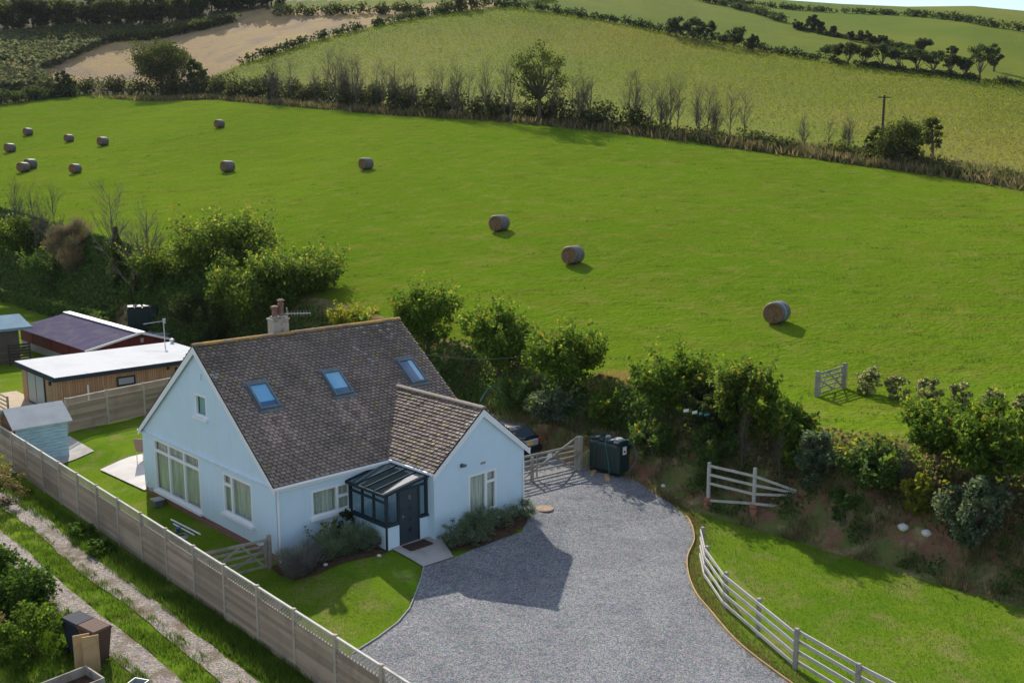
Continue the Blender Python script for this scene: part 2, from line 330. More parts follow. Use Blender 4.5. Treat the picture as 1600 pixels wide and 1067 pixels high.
# ------------------------------------------------------------------ mesh helpers
class MB:
    def __init__(self): self.v = []; self.f = []; self.mi = []; self.c = []
    def add(self, vs, fs, mi=0, col=None):
        o = len(self.v); self.v += [tuple(p) for p in vs]
        self.f += [tuple(i + o for i in f) for f in fs]; self.mi += [mi] * len(fs)
        self.c += [col or (1, 1, 1)] * len(vs)
        return self
    def quad(self, a, b, c, d, mi=0, col=None): return self.add([a, b, c, d], [(0, 1, 2, 3)], mi, col)
    def box(self, x0, x1, y0, y1, z0, z1, mi=0, col=None):
        v = [(x, y, z) for z in (z0, z1) for y in (y0, y1) for x in (x0, x1)]
        return self.add(v, [(0, 2, 3, 1), (4, 5, 7, 6), (0, 1, 5, 4), (2, 6, 7, 3), (0, 4, 6, 2), (1, 3, 7, 5)], mi, col)
    def rbox(self, x0, x1, y0, y1, z0, z1, b, mi=0, col=None):
        """box with chamfered edges"""
        vs = []
        for z, i in ((z0, b), (z0 + b, 0), (z1 - b, 0), (z1, b)):
            for sx, sy in ((0, 0), (1, 0), (1, 1), (0, 1)):
                X = x1 if sx else x0; Y = y1 if sy else y0
                dx = -1 if sx else 1; dy = -1 if sy else 1
                a = (X + dx * (i + b), Y + dy * i); c = (X + dx * i, Y + dy * (i + b))
                if (sx, sy) in ((0, 0), (1, 1)): a, c = c, a
                vs += [(a[0], a[1], z), (c[0], c[1], z)]
        fs = [tuple(reversed(range(8))), tuple(range(24, 32))]
        for r in range(3):
            for k in range(8): fs.append((r * 8 + k, r * 8 + (k + 1) % 8, r * 8 + 8 + (k + 1) % 8, r * 8 + 8 + k))
        return self.add(vs, fs, mi, col)
    def beam(self, p, q, w, h, mi=0, col=None, up=(0, 0, 1)):
        p = Vector(p); q = Vector(q); d = (q - p).normalized(); upv = Vector(up)
        if abs(d.dot(upv)) > .98: upv = Vector((1, 0, 0))
        s = d.cross(upv).normalized(); n = s.cross(d).normalized()
        vs = []
        for e in (p, q):
            for a, b in ((-1, -1), (1, -1), (1, 1), (-1, 1)): vs.append(e + s * (a * w / 2) + n * (b * h / 2))
        return self.add(vs, [(3, 2, 1, 0), (4, 5, 6, 7), (0, 1, 5, 4), (1, 2, 6, 5), (2, 3, 7, 6), (3, 0, 4, 7)], mi, col)
    def tube(self, pts, rad, n=6, mi=0, col=None, cap=True):
        pts = [Vector(p) for p in pts]; m = len(pts)
        if not hasattr(rad, '__len__'): rad = [rad] * m
        vs = []; ref = None
        for i, p in enumerate(pts):
            d = (pts[min(i + 1, m - 1)] - pts[max(i - 1, 0)])
            d = d.normalized() if d.length > 1e-9 else Vector((0, 0, 1))
            if ref is None: ref = Vector((1, 0, 0)) if abs(d.x) < .8 else Vector((0, 1, 0))
            s = (ref - d * ref.dot(d)).normalized(); b = d.cross(s); ref = s
            for k in range(n):
                a = 2 * math.pi * k / n
                vs.append(p + (s * math.cos(a) + b * math.sin(a)) * rad[i])
        fs = []
        for i in range(m - 1):
            for k in range(n): fs.append((i * n + k, i * n + (k + 1) % n, (i + 1) * n + (k + 1) % n, (i + 1) * n + k))
        if cap: fs += [tuple(reversed(range(n))), tuple(range((m - 1) * n, m * n))]
        return self.add(vs, fs, mi, col)
    def lathe(self, prof, c=(0, 0, 0), n=16, mi=0):
        vs = []; m = len(prof)
        for r, z in prof:
            for k in range(n):
                a = 2 * math.pi * k / n; vs.append((c[0] + r * math.cos(a), c[1] + r * math.sin(a), c[2] + z))
        fs = [(i * n + k, i * n + (k + 1) % n, (i + 1) * n + (k + 1) % n, (i + 1) * n + k) for i in range(m - 1) for k in range(n)]
        fs += [tuple(reversed(range(n))), tuple(range((m - 1) * n, m * n))]
        return self.add(vs, fs, mi)
    def prism(self, poly, axis, a, b, mi=0):
        """polygon of (p, z) pushed along x or y from a to b"""
        n = len(poly)
        mk = (lambda p, t: (t, p[0], p[1])) if axis == 'x' else (lambda p, t: (p[0], t, p[1]))
        vs = [mk(p, a) for p in poly] + [mk(p, b) for p in poly]
        fs = [tuple(range(n)), tuple(reversed(range(n, 2 * n)))] + [(i, i + n, (i + 1) % n + n, (i + 1) % n) for i in range(n)]
        return self.add(vs, fs, mi)
    def build(self, name, mats, parent=None, smooth=False, fix=True, cols=False):
        me = bpy.data.meshes.new(name); me.from_pydata(self.v, [], self.f)
        if isinstance(mats, str): mats = [mats]
        for m in mats: me.materials.append(MATS[m])
        if len(mats) > 1: me.polygons.foreach_set('material_index', self.mi)
        if cols:
            at_ = me.attributes.new('Col', 'FLOAT_COLOR', 'POINT')
            at_.data.foreach_set('color', np.hstack([np.array(self.c, 'f'), np.ones((len(self.c), 1), 'f')]).ravel())
        if fix:
            bm = bmesh.new(); bm.from_mesh(me); bmesh.ops.recalc_face_normals(bm, faces=bm.faces); bm.to_mesh(me); bm.free()
        if smooth: me.polygons.foreach_set('use_smooth', [True] * len(me.polygons))
        me.update()
        o = bpy.data.objects.new(name, me); COL.objects.link(o)
        if parent: o.parent = parent
        return o

def np_mesh(name, verts, nper, matname, cols=None, parent=None):
    """many separate little faces of nper corners each"""
    n = len(verts); nf = n // nper
    me = bpy.data.meshes.new(name)
    me.vertices.add(n); me.vertices.foreach_set('co', np.asarray(verts, 'f').ravel())
    me.loops.add(n); me.loops.foreach_set('vertex_index', np.arange(n, dtype='i'))
    me.polygons.add(nf); me.polygons.foreach_set('loop_start', np.arange(0, n, nper, dtype='i'))
    me.materials.append(MATS[matname])
    if cols is not None:
        a = me.attributes.new('Col', 'FLOAT_COLOR', 'POINT')
        c4 = np.ones((n, 4), 'f'); c4[:, :3] = np.repeat(cols, nper, 0)
        a.data.foreach_set('color', c4.ravel())
    me.update(calc_edges=True); me.validate()
    o = bpy.data.objects.new(name, me); COL.objects.link(o)
    if parent: o.parent = parent
    return o

def tag(o, label, cat, group=None):
    o['label'] = label; o['category'] = cat
    if group: o['group'] = group
    return o
def thing(name, label, cat, loc, rz=ROT, group=None):
    o = bpy.data.objects.new(name, None); COL.objects.link(o)
    o.location = loc; o.rotation_euler = (0, 0, rz); o.empty_display_size = .3
    return tag(o, label, cat, group)
def struct(o, kind='structure'):
    o['kind'] = kind; return o
def kids(o): return [c for c in bpy.data.objects if c.parent == o]
def dup(root, loc, rz, label, scale=None, group=None):
    r = root.copy(); COL.objects.link(r); r.location = loc; r.rotation_euler = (0, 0, rz); r['label'] = label
    if scale: r.scale = scale
    if group: r['group'] = group
    for ch in kids(root):
        c = ch.copy(); COL.objects.link(c); c.parent = r
        for g in kids(ch):
            d = g.copy(); COL.objects.link(d); d.parent = c
    return r
def PL(u, v, dz=0.):
    x, y = P(u, v); return (x, y, Hf(x, y) + dz)

# ------------------------------------------------------------------ terrain patches
ACOL = np.linspace(-.85, .85, 341)
XC = 800 + 1559 * ACOL
def grid(name, matname, d0, d1, rows, power=1.):
    n = len(ACOL); t = np.linspace(0, 1, rows) ** power
    D = d0[None, :] + (d1 - d0)[None, :] * t[:, None]
    X = ACOL[None, :] * D
    Zz = H(X, D)
    v = np.stack([X, D, Zz], -1).reshape(-1, 3)
    i = np.arange((rows - 1) * n).reshape(rows - 1, n)[:, :-1].ravel()
    f = np.stack([i, i + 1, i + n + 1, i + n], -1)
    me = bpy.data.meshes.new(name); me.from_pydata(v.tolist(), [], f.tolist())
    for m in ([matname] if isinstance(matname, str) else matname): me.materials.append(MATS[m])
    me.polygons.foreach_set('use_smooth', [True] * len(me.polygons)); me.update()
    o = bpy.data.objects.new(name, me); COL.objects.link(o)
    return struct(o)
def d_line(off):           # distance along each bearing to the line u = toe + off
    D = np.full_like(ACOL, 50.)
    for _ in range(60):
        X = ACOL * D; u, v = UV(X, D)
        ut = 15 + 1.5 * ss(v, 2, 12) - 1.3 * ss(v, 26, 44) + off * (3.6 + .6 * ss(v, 8, 30))
        Dn = (ut + 16.32) / (ACOL * UX + UY)
        D = .5 * D + .5 * np.clip(Dn, 20, 400)
    return D
D_TOE = d_line(0.); D_TOP = np.maximum(d_line(1.05), D_TOE + 1.)
D_E = np.interp(XC, _ex, _ed)
D_TOE = np.minimum(D_TOE, D_E - 6); D_TOP = np.minimum(D_TOP, D_E - 3)
def d_pix(xs, ys):
    out = []
    for x in XC:
        y = float(np.interp(x, xs, ys)); out.append(at(x, y)[1])
    return np.array(out)
_b2x = [-500, 250, 330, 390, 500, 600, 720, 790, 900, 1025, 1220, 1400, 1600, 1800, 2200]
_b2y = [140, 130, 122, 97, 62, 38, 18, 12, 25, 48, 85, 110, 135, 165, 220]
D_B2 = np.maximum(d_pix(_b2x, _b2y), D_E + 9)
D_M = D_E + 5.
struct(grid('lawn_ground', 'lawn', np.full_like(ACOL, 8.), D_TOE, 190))
struct(grid('bank', 'bank_earth', D_TOE, D_TOP, 26))
struct(grid('pasture', 'pasture', D_TOP, D_E, 110))
struct(grid('field_margin', 'margin', D_E, D_M, 6))
struct(grid('maize_field', 'maize_ground', D_M, D_B2, 60))
_hill = grid('hillside', ['meadow', 'stubble', 'scrubland', 'maize_ground'], D_B2, np.full_like(ACOL, 640.), 120)
_mi = []
for p in _hill.data.polygons:
    cx, cy = p.center.x, p.center.y
    x = 800 + 1559 * cx / cy; y = 265 - 1559 * (p.center.z - 13) / cy
    if x < 790:
        edge = np.interp(x, [-200, 60, 130, 200, 250, 380, 430, 640, 760, 790], [140, 112, 84, 66, 55, 32, 24, 20, 10, 8])
        if y > edge: _mi.append(1)
        elif x > 430: _mi.append(1 if y < edge - 10 else 0)
        else: _mi.append(2)
    else: _mi.append(3 if (x > 1395 and y < np.interp(x, [1395, 1480, 1600, 1800], [22, 27, 50, 80])) else 0)
_hill.data.polygons.foreach_set('material_index', _mi)

def sheet(name, poly, matname, lift=.02, step=.45, kind='structure', uv=True, thick=0.):
    """a thin layer draped on the ground inside a polygon (u, v)"""
    bm = bmesh.new()
    vs = [bm.verts.new((p[0], p[1], 0)) for p in poly]; bm.faces.new(vs)
    bmesh.ops.triangulate(bm, faces=bm.faces[:])
    us = [p[0] for p in poly]; vv = [p[1] for p in poly]
    for ax, lo, hi in ((0, min(us), max(us)), (1, min(vv), max(vv))):
        k = lo + step
        while k < hi:
            co = (k, 0, 0) if ax == 0 else (0, k, 0); no = (1, 0, 0) if ax == 0 else (0, 1, 0)
            bmesh.ops.bisect_plane(bm, geom=bm.verts[:] + bm.edges[:] + bm.faces[:], plane_co=co, plane_no=no); k += step
    for v in bm.verts:
        x, y = P(v.co.x, v.co.y); v.co = (x, y, Hf(x, y) + lift)
    bmesh.ops.recalc_face_normals(bm, faces=bm.faces)
    if sum(f.normal.z for f in bm.faces) < 0: bmesh.ops.reverse_faces(bm, faces=bm.faces)
    me = bpy.data.meshes.new(name); bm.to_mesh(me); bm.free()
    me.materials.append(MATS[matname])
    o = bpy.data.objects.new(name, me); COL.objects.link(o)
    return struct(o, kind)
def smooth_path(pts, n=6, closed=False):
    out = []
    P_ = [Vector((p[0], p[1], p[2] if len(p) > 2 else 0)) for p in pts]
    for i in range(len(P_) - 1):
        p0 = P_[max(i - 1, 0)]; p1 = P_[i]; p2 = P_[i + 1]; p3 = P_[min(i + 2, len(P_) - 1)]
        for k in range(n):
            t = k / n
            out.append(.5 * ((2 * p1) + (p2 - p0) * t + (2 * p0 - 5 * p1 + 4 * p2 - p3) * t * t + (3 * p1 - p0 - 3 * p2 + p3) * t ** 3))
    out.append(P_[-1]); return out

EDGE = [(14.95, -5.2), (14.3, -6.5), (13.61, -7.35), (12.34, -8.41), (10.84, -9.2), (9.6, -10.15), (8.54, -11.22), (7.8, -12.28), (6.73, -13.9), (6.07, -15.36), (5.5, -17.0), (5.0, -19.2), (4.6, -22)]
EDGE_S = [(p.x, p.y) for p in smooth_path(EDGE, 5)]
LAWN_E = [(-3.4, -7.35), (-1.69, -6.85), (-.61, -6.56), (.4, -6.2), (1.2, -5.74), (2.07, -5.0), (2.7, -4.45), (3.2, -3.95)]
drive = [(-3.45, -22.)] + LAWN_E + [(4.5, -4.0), (5.6, -3.9), (7.9, -3.9), (9.3, -2.9), (9.35, .2), (9.4, 10.8), (16.2, 10.8), (15.9, 6), (15.2, 2.), (14.9, -.6), (15.2, -1.6), (15.3, -3.2)] + EDGE_S
sheet('gravel_drive', drive, 'gravel', .03)
sheet('path_slab', [(3.12, -2.25), (3.2, -3.93), (4.5, -3.98), (5.05, -2.65), (4.82, -2.2)], 'paving', .05)
sheet('flower_bed', [(-.3, .02), (-.4, -.9), (-.25, -1.5), (.3, -1.9), (1.1, -2.05), (2.3, -2.3), (2.95, -2.4), (2.95, .02)], 'soil', .03)
sheet('flower_bed', [(4.82, -2.6), (4.7, -3.6), (5.6, -3.95), (7.2, -3.9), (8.4, -3.6), (9.15, -3.0), (9.2, -2.6)], 'soil', .045)
sheet('patio', [(-.16, 15.0), (0.0, 10.7), (2.0, 10.7), (2.2, 15.0)], 'patio_stone', .06)
sheet('shed_base', [(-3.0, 17.6), (.6, 17.6), (.7, 21.0), (-3.0, 21.0)], 'paving', .04)
def wav(a, b, u0, u1, v0, v1, seed):
    r = random.Random(seed); pts = []; n = 46
    for i in range(n + 1):
        v = v0 + (v1 - v0) * i / n; pts.append((u0 + (u1 - u0) * i / n + a * math.sin(v * .6 + seed) * .45 + r.uniform(-b, b) * .5, v))
    return pts
r1 = wav(.14, .09, -4.45, -4.02, -14, 13.2, 1) + list(reversed(wav(.14, .09, -5.2, -4.85, -14, 13.2, 2)))
r2 = wav(.12, .09, -5.95, -5.55, -14, 30, 3) + list(reversed(wav(.14, .09, -6.75, -6.4, -14, 30, 4)))
r1b = wav(.14, .09, -4.02, -3.9, 13.3, 30, 1) + list(reversed(wav(.14, .09, -4.85, -4.75, 13.3, 30, 2)))
sheet('lane_track', r1, 'lane_gravel', .03); sheet('lane_track', r2, 'lane_gravel', .03); sheet('lane_track', r1b, 'lane_gravel', .03)
# timber strip round the gravel
mb = MB(); ep = EDGE_S
for (a, b) in zip(ep[6:], ep[7:]):
    p = PL(*a, .045); q = PL(*b, .045); mb.beam(p, q, .035, .11)
tag(mb.build('edging_strip', 'new_timber'), 'thin pale timber edging strip curving along the gravel drive', 'edging')
mb = MB()
for a, b in zip(LAWN_E[1:], LAWN_E[2:]): mb.beam(PL(*a, .03), PL(*b, .03), .03, .09)
tag(mb.build('edging_strip', 'concrete'), 'low pale edging between the front lawn and the gravel', 'edging')

# ------------------------------------------------------------------ the house
house = thing('house', 'light blue rendered house with steep brown tiled roof and front wing', 'house', (AX, AY, 0))
L_, W_ = 9.26, 10.55            # length along u, depth along v
RV, RZ = 5.28, 6.62; SL = 4.08 / 5.28
WV = -2.6; WU0, WU1, WUR, WRZ = 4.8, 9.26, 7.1, 4.44
walls = MB()
WINS = {}
def wall(fmap, outline, holes, depth=.14):
    loops = [[Vector((p[0], p[1], 0)) for p in outline]] + [[Vector((a, c, 0)), Vector((b, c, 0)), Vector((b, d, 0)), Vector((a, d, 0))] for a, b, c, d in holes]
    flat = [p for l in loops for p in l]
    tris = geometry.tessellate_polygon(loops)
    walls.add([fmap(p.x, p.y, 0) for p in flat], [tuple(t) for t in tris])
    for a, b, c, d in holes:
        cs = [(a, c), (b, c), (b, d), (a, d)]
        for i in range(4):
            p, q = cs[i], cs[(i + 1) % 4]
            walls.quad(fmap(*p, 0), fmap(*q, 0), fmap(*q, depth), fmap(*p, depth))
m_left = lambda s, z, d: (d, s, z)             # d grows into the house
m_front = lambda s, z, d: (s, d, z)
m_wing = lambda s, z, d: (s, WV + d, z)
big = (5.52, 9.5, .1, 2.28); win2 = (1.6, 3.72, .62, 2.16); tiny = (4.68, 5.6, 3.93, 4.8)
wfront = (1.40, 3.06, .98, 1.98); wwing = (6.42, 7.83, .45, 2.03)
wall(m_left, [(0, 0), (W_, 0), (W_, 2.5), (RV, RZ - .1), (0, 2.5)], [big, win2, tiny])
wall(m_front, [(0, 0), (WU0, 0), (WU0, 2.5), (0, 2.5)], [wfront])
wall(m_wing, [(WU0, 0), (WU1, 0), (WU1, 2.45), (WUR, WRZ - .1), (WU0, 2.45)], [wwing])
walls.quad((WU0, WV, 0), (WU0, 0, 0), (WU0, 0, 2.45), (WU0, WV, 2.45))
walls.add([(L_, WV, 0), (L_, W_, 0), (L_, W_, 2.5), (L_, RV, RZ - .1), (L_, 0, 2.5), (L_, WV, 2.45)], [(0, 1, 2, 3, 4, 5)])
walls.quad((0, W_, 0), (L_, W_, 0), (L_, W_, 2.5), (0, W_, 2.5))
walls.build('wall', 'render_blue', house, fix=False)
mb = MB(); i_ = .012
mb.box(i_, L_ - i_, i_, W_ - i_, -.75, 0.); mb.box(WU0 + i_, L_ - i_, WV + i_, i_, -.75, -.002)
mb.build('plinth', 'red_brick', house)
mb = MB(); mb.box(-.02, 0.0, 5.3, 9.9, -.02, .0); 

def window(fmap, rect, mulls, trans, curtain='curtain', sill=True, fw=.09):
    """white frame with bars; mulls = s positions, trans = (s0, s1, z)"""
    a, b, c, d = rect; m = MB()
    def bar(s0, s1, z0, z1, d0=.006, d1=.10):
        p, q = fmap(s0, z0, d0), fmap(s1, z1, d1)
        m.box(min(p[0], q[0]), max(p[0], q[0]), min(p[1], q[1]), max(p[1], q[1]), z0, z1)
    bar(a, a + fw, c, d); bar(b - fw, b, c, d); bar(a + fw, b - fw, c, c + fw); bar(a + fw, b - fw, d - fw, d)
    for s in mulls: bar(s - fw * .6, s + fw * .6, c + fw, d - fw, .010, .096)
    for s0, s1, z in trans: bar(s0, s1, z - fw * .6, z + fw * .6, .013, .093)
    w = m.build('window', 'white_upvc', house)
    g = MB(); g.quad(fmap(a + .02, c + .02, .065), fmap(b - .02, c + .02, .065), fmap(b - .02, d - .02, .065), fmap(a + .02, d - .02, .065))
    g.build('pane', 'pane_glass', w)
    if curtain:
        q = MB(); n = max(8, int((b - a) / .05)); pts = []
        for i in range(n + 1):
            s = a + (b - a) * i / n; dd = .19 + .025 * math.sin(i * 1.9) + .012 * math.sin(i * .7)
            pts.append((s, dd))
        for (s0, e0), (s1, e1) in zip(pts, pts[1:]): q.quad(fmap(s0, c - .05, e0), fmap(s1, c - .05, e1), fmap(s1, d + .05, e1), fmap(s0, d + .05, e0))
        q.build('curtain', curtain, w, smooth=True, fix=False)
    if sill:
        q = MB(); p0, p1 = fmap(a - .08, c - .1, -.10), fmap(b + .08, c - .003, .028)
        q.box(min(p0[0], p1[0]), max(p0[0], p1[0]), min(p0[1], p1[1]), max(p0[1], p1[1]), c - .10, c - .003); q.build('sill', 'white_paint', w)
    return w
t3 = (big[1] - big[0]) / 3
window(m_left, big, [big[0] + t3, big[0] + 2 * t3], [(big[0] + .07, big[1] - .07, 1.78)])
window(m_left, win2, [3.08], [(3.1, 3.65, 1.72)])
window(m_left, tiny, [], [], 'teal_sky_reflection')  # no real curtain here: teal sheet added to paint the sky's reflection in this pane
window(m_front, wfront, [2.48], [(2.5, 3.0, 1.52)])
window(m_wing, wwing, [7.30], [(7.32, 7.78, 1.58)])
# dark rooms behind the panes
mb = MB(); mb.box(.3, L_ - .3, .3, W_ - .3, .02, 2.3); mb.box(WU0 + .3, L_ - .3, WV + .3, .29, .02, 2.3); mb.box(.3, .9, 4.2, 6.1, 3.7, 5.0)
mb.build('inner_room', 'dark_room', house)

# tiled roofs
def vnoise(x, y, s):
    def h(i, j):
        k = (i * 374761393 + j * 668265263 + s * 982451653) & 0xffffffff
        k = ((k ^ (k >> 13)) * 1274126177) & 0xffffffff
        return (k & 0xffff) / 65535.
    i, j = math.floor(x), math.floor(y); fx, fy = x - i, y - j
    fx = fx * fx * (3 - 2 * fx); fy = fy * fy * (3 - 2 * fy)
    return (h(i, j) * (1 - fx) + h(i + 1, j) * fx) * (1 - fy) + (h(i, j + 1) * (1 - fx) + h(i + 1, j + 1) * fx) * fy
def tiles(mb, org, du, dsl, nrm, length, slope, tint, tw=.205, gauge=.145, seed=1, keep=None):
    """overlapping tiles: org = eave corner, du along the eave, dsl up the slope"""
    rnd = random.Random(seed); O = Vector(org); du = Vector(du); ds = Vector(dsl); n = Vector(nrm)
    rows = int(slope / gauge + .5); g = slope / rows
    for r in range(rows):
        off = (r % 2) * tw * .5; k = -1
        while True:
            a0 = max(0, k * tw + off); a1 = min(length, (k + 1) * tw + off); k += 1
            if a0 >= length: break
            if a1 - a0 < .02: continue
            if keep and not keep((a0 + a1) / 2, (r + .5) * g): continue
            lift = .066 + rnd.uniform(-.014, .018); gp = .017
            s0 = r * g; s1 = s0 + g + .03
            p = lambda a, s, h: O + du * a + ds * s + n * h
            c = tint((a0 + a1) / 2, s0, rnd)
            vs = [p(a0 + gp, s0, lift), p(a1 - gp, s0, lift), p(a1 - gp, s1, .008), p(a0 + gp, s1, .008), p(a0 + gp, s0 + .004, -.005), p(a1 - gp, s0 + .004, -.005)]
            mb.add(vs, [(0, 1, 2, 3), (4, 5, 1, 0)], 0, c)
    mb.quad(p(0, 0, -.004), p(length, 0, -.004), p(length, slope, -.004), p(0, slope, -.004), 0, (.035, .03, .028))
def tint_main(a, s, rnd):
    t = rnd.random(); b = .18 + .10 * t
    c = [b * 1.22, b * .97, b * .80]
    n1 = vnoise(a * .5, s * .5, 3); n2 = vnoise(a * 1.4, s * 1.4, 7)
    up = min(1, max(0, (s - 4.3) / 2.2))
    if up > 0 and n2 * .55 + rnd.random() * .5 > .93 - .2 * up * n1: c = [.36, .345, .30] if rnd.random() < .8 else [.32, .27, .09]
    elif up > 0: c = [x * (1 - .40 * up * n1) for x in c]
    low = max(0, 1 - s / 3.6)
    if rnd.random() < .2 * low + .04: c = [.30, .235, .18]
    if rnd.random() < .012: c = [.24, .205, .08]
    for su in (1.4, 4.6):
        if abs(a - su) < .62 and .8 < s < 3.15:
            w = (1 - abs(abs(a - su) - .38) / .42) * min(1, (s - .8) / 1.2)
            if rnd.random() < w: c = [.42, .32, .26]
    return tuple(c)
def tint_wing(a, s, rnd):
    t = rnd.random(); b = .155 + .10 * t
    c = [b * 1.25, b * .97, b * .80]
    if rnd.random() < .05: c = [.31, .27, .12]
    if vnoise(a * 1.1, s * 1.1, 12) > .74 and rnd.random() < .6: c = [.42, .38, .33]
    return tuple(c)
cs = 1 / math.hypot(1, SL); sn = SL * cs
ev = -.12; ez = RZ - SL * (RV - ev); slen = math.hypot(RV - ev, RZ - ez)
roof = MB()
tiles(roof, (-.13, ev, ez), (1, 0, 0), (0, cs, sn), (0, -sn, cs), 9.55, slen, tint_main, seed=2)
tiles(roof, (9.42, 2 * RV - ev, ez), (-1, 0, 0), (0, -cs, sn), (0, sn, cs), 9.55, slen, tint_main, seed=3)
wh = 2.38; wz = WRZ - SL * wh * 1.06; wsl = math.hypot(wh, WRZ - wz); wc = wh / wsl; ws_ = (WRZ - wz) / wsl
wlen = 2.72
hitv = RV - (RZ - WRZ) / SL          # where the wing ridge meets the main slope
def keep_wing(a, s):                 # clip the wing tiles at the valley
    v = WV - .12 + a; z = wz + ws_ * s
    return v < RV - (RZ - z) / SL + .12
tiles(roof, (WUR - wh, WV - .12, wz), (0, 1, 0), (wc, 0, ws_), (-ws_, 0, wc), hitv - WV + .15, wsl, tint_wing, seed=5, keep=keep_wing)
tiles(roof, (WUR + wh, WV - .12, wz), (0, 1, 0), (-wc, 0, ws_), (ws_, 0, wc), hitv - WV + .15, wsl, tint_wing, seed=6, keep=keep_wing)
roof_o = roof.build('roof', 'brown_tiles', house, fix=False, cols=True)
def ridge(mb, p, q, seg=.32):
    p = Vector(p); q = Vector(q); n = max(1, int((q - p).length / seg)); d = (q - p).normalized(); s = Vector((0, 0, 1)).cross(d)
    for i in range(n):
        a = p.lerp(q, i / n); b = p.lerp(q, (i + 1) / n - .008 / (q - p).length); vs = []
        for e, rr in ((a, .125), (b, .135)):
            for k in range(7):
                t = math.pi * k / 6; vs.append(e + s * (math.cos(t) * rr) + Vector((0, 0, math.sin(t) * rr * .72 - .03)))
        mb.add(vs, [(k, k + 1, k + 8, k + 7) for k in range(6)] + [(0, 1, 2, 3, 4, 5, 6), (13, 12, 11, 10, 9, 8, 7)])
mb = MB(); ridge(mb, (-.13, RV, RZ + .03), (9.42, RV, RZ + .03)); mb.build('ridge_tiles', 'ridge_tile', roof_o, smooth=False)
mb = MB(); ridge(mb, (WUR, WV - .12, WRZ + .03), (WUR, hitv, WRZ + .03)); mb.build('ridge_tiles', 'ridge_grey', roof_o)
# bargeboards, fascias, gutters
def barge(plane, axis, r, eave, side):
    m = MB(); rv, rz = r; e_v, e_z = eave; dv = e_v - rv; 
    dl = .21
    poly = [(rv, rz), (e_v, e_z), (e_v, e_z - dl), (rv, rz - dl * 1.3)]
    m.prism(poly, axis, plane[0], plane[1]); return m.build('bargeboard', 'white_paint', house)
for pl in ((-.12, -.085), (9.375, 9.41)):
    barge(pl, 'x', (RV, RZ - .03), (ev - .02, ez - .045), 1); barge(pl, 'x', (RV, RZ - .03), (2 * RV - ev + .02, ez - .045), 1)
for sgn in (-1, 1): barge((WV - .11, WV - .075), 'y', (WUR, WRZ - .03), (WUR + sgn * (wh + .02), wz - .05), 1)
mb = MB()
mb.quad((-.084, ev + .06, ez - .05), (-.084, W_ + .3, ez - .05), (0, W_ + .3, ez - .05), (0, ev + .06, ez - .05))
mb.box(-.08, WU0 - .06, ev + .02, ev + .05, ez - .19, ez - .02); mb.box(-.08, 9.37, 2 * RV - ev - .07, 2 * RV - ev - .04, ez - .19, ez - .02)
mb.quad((-.08, ev + .05, ez - .185), (WU0 - .06, ev + .05, ez - .185), (WU0 - .06, -.001, ez - .185), (-.08, -.001, ez - .185))
mb.build('fascia', 'white_paint', house)
mb = MB()
def gut(p, q): mb.tube([p, q], .062, 8)
gut((-.1, ev - .03, ez - .05), (WUR - wh - .02, ev - .03, ez - .05)); gut((WUR - wh - .03, WV - .06, wz - .05), (WUR - wh - .03, ev, wz - .05))
mb.build('gutter', 'white_upvc', house); mb = MB(); gut((WUR + wh + .03, WV - .06, wz - .05), (WUR + wh + .03, -.2, wz - .05))
mb.build('gutter', 'white_upvc', house)
mb = MB(); mb.tube([(.02, ev - .03, ez - .1), (.03, ev - .01, ez - .25), (.06, -.075, ez - .42), (.06, -.075, -.35)], .042, 8)
mb.build('downpipe', 'downpipe_white', house)
mb = MB(); mb.tube([(WU1 - .08, WV - .05, 2.1), (WU1 - .08, WV - .05, 0.)], .035, 8); mb.build('downpipe', 'downpipe_white', house)
# skylights on the front slope
def skylight(u0, u1, s0, s1, dark):
    O = Vector((0, 0, RZ - SL * RV)); f = lambda u, s, h: Vector((u, 0, O.z)) + Vector((0, cs, sn)) * s + Vector((0, -sn, cs)) * h
    m = MB()
    def bx(a0, a1, b0, b1, h0, h1):
        m.add([f(a, b, h) for h in (h0, h1) for b in (b0, b1) for a in (a0, a1)], [(0, 2, 3, 1), (4, 5, 7, 6), (0, 1, 5, 4), (2, 6, 7, 3), (0, 4, 6, 2), (1, 3, 7, 5)])
    w = .085
    bx(u0, u0 + w, s0, s1, .0, .14); bx(u1 - w, u1, s0, s1, .0, .14); bx(u0 + w, u1 - w, s0, s0 + w, .0, .135); bx(u0 + w, u1 - w, s1 - w * 1.5, s1, .0, .15)
    bx(u0 - .06, u1 + .06, s0 - .16, s0 - .003, .055, .075); bx(u0 - .07, u0 - .003, s0, s1 + .1, .055, .073); bx(u1 + .003, u1 + .07, s0, s1 + .1, .055, .073); bx(u0, u1, s1 + .003, s1 + .12, .055, .078)
    k = m.build('skylight', 'slate_lead', house)
    g = MB(); g.quad(f(u0 + w, s0 + w, .105), f(u1 - w, s0 + w, .105), f(u1 - w, s1 - w, .105), f(u0 + w, s1 - w, .105)); g.build('pane', 'skylight_glass', k)
    b = MB(); sm = s0 + .34
    if dark: b.quad(f(u1 - .30, s0 + .02, .09), f(u1 - .02, s0 + .02, .09), f(u1 - .02, s1 - .02, .09), f(u1 - .30, s1 - .02, .09))
    else: b.quad(f(u0 + .02, sm, .09), f(u1 - .02, sm, .09), f(u1 - .02, s1 - .02, .09), f(u0 + .02, s1 - .02, .09))
    b.build('blind', 'blind_blue', k)
    d = MB(); d.quad(f(u0 + .02, s0 + .02, .083), f(u1 - .02, s0 + .02, .083), f(u1 - .02, s1 - .02, .083), f(u0 + .02, s1 - .02, .083)); d.build('lining', 'skylight_lining', k)
skylight(.97, 1.80, 3.14, 4.42, False); skylight(4.16, 5.0, 3.14, 4.42, False); skylight(7.78, 8.58, 3.05, 4.38, True)
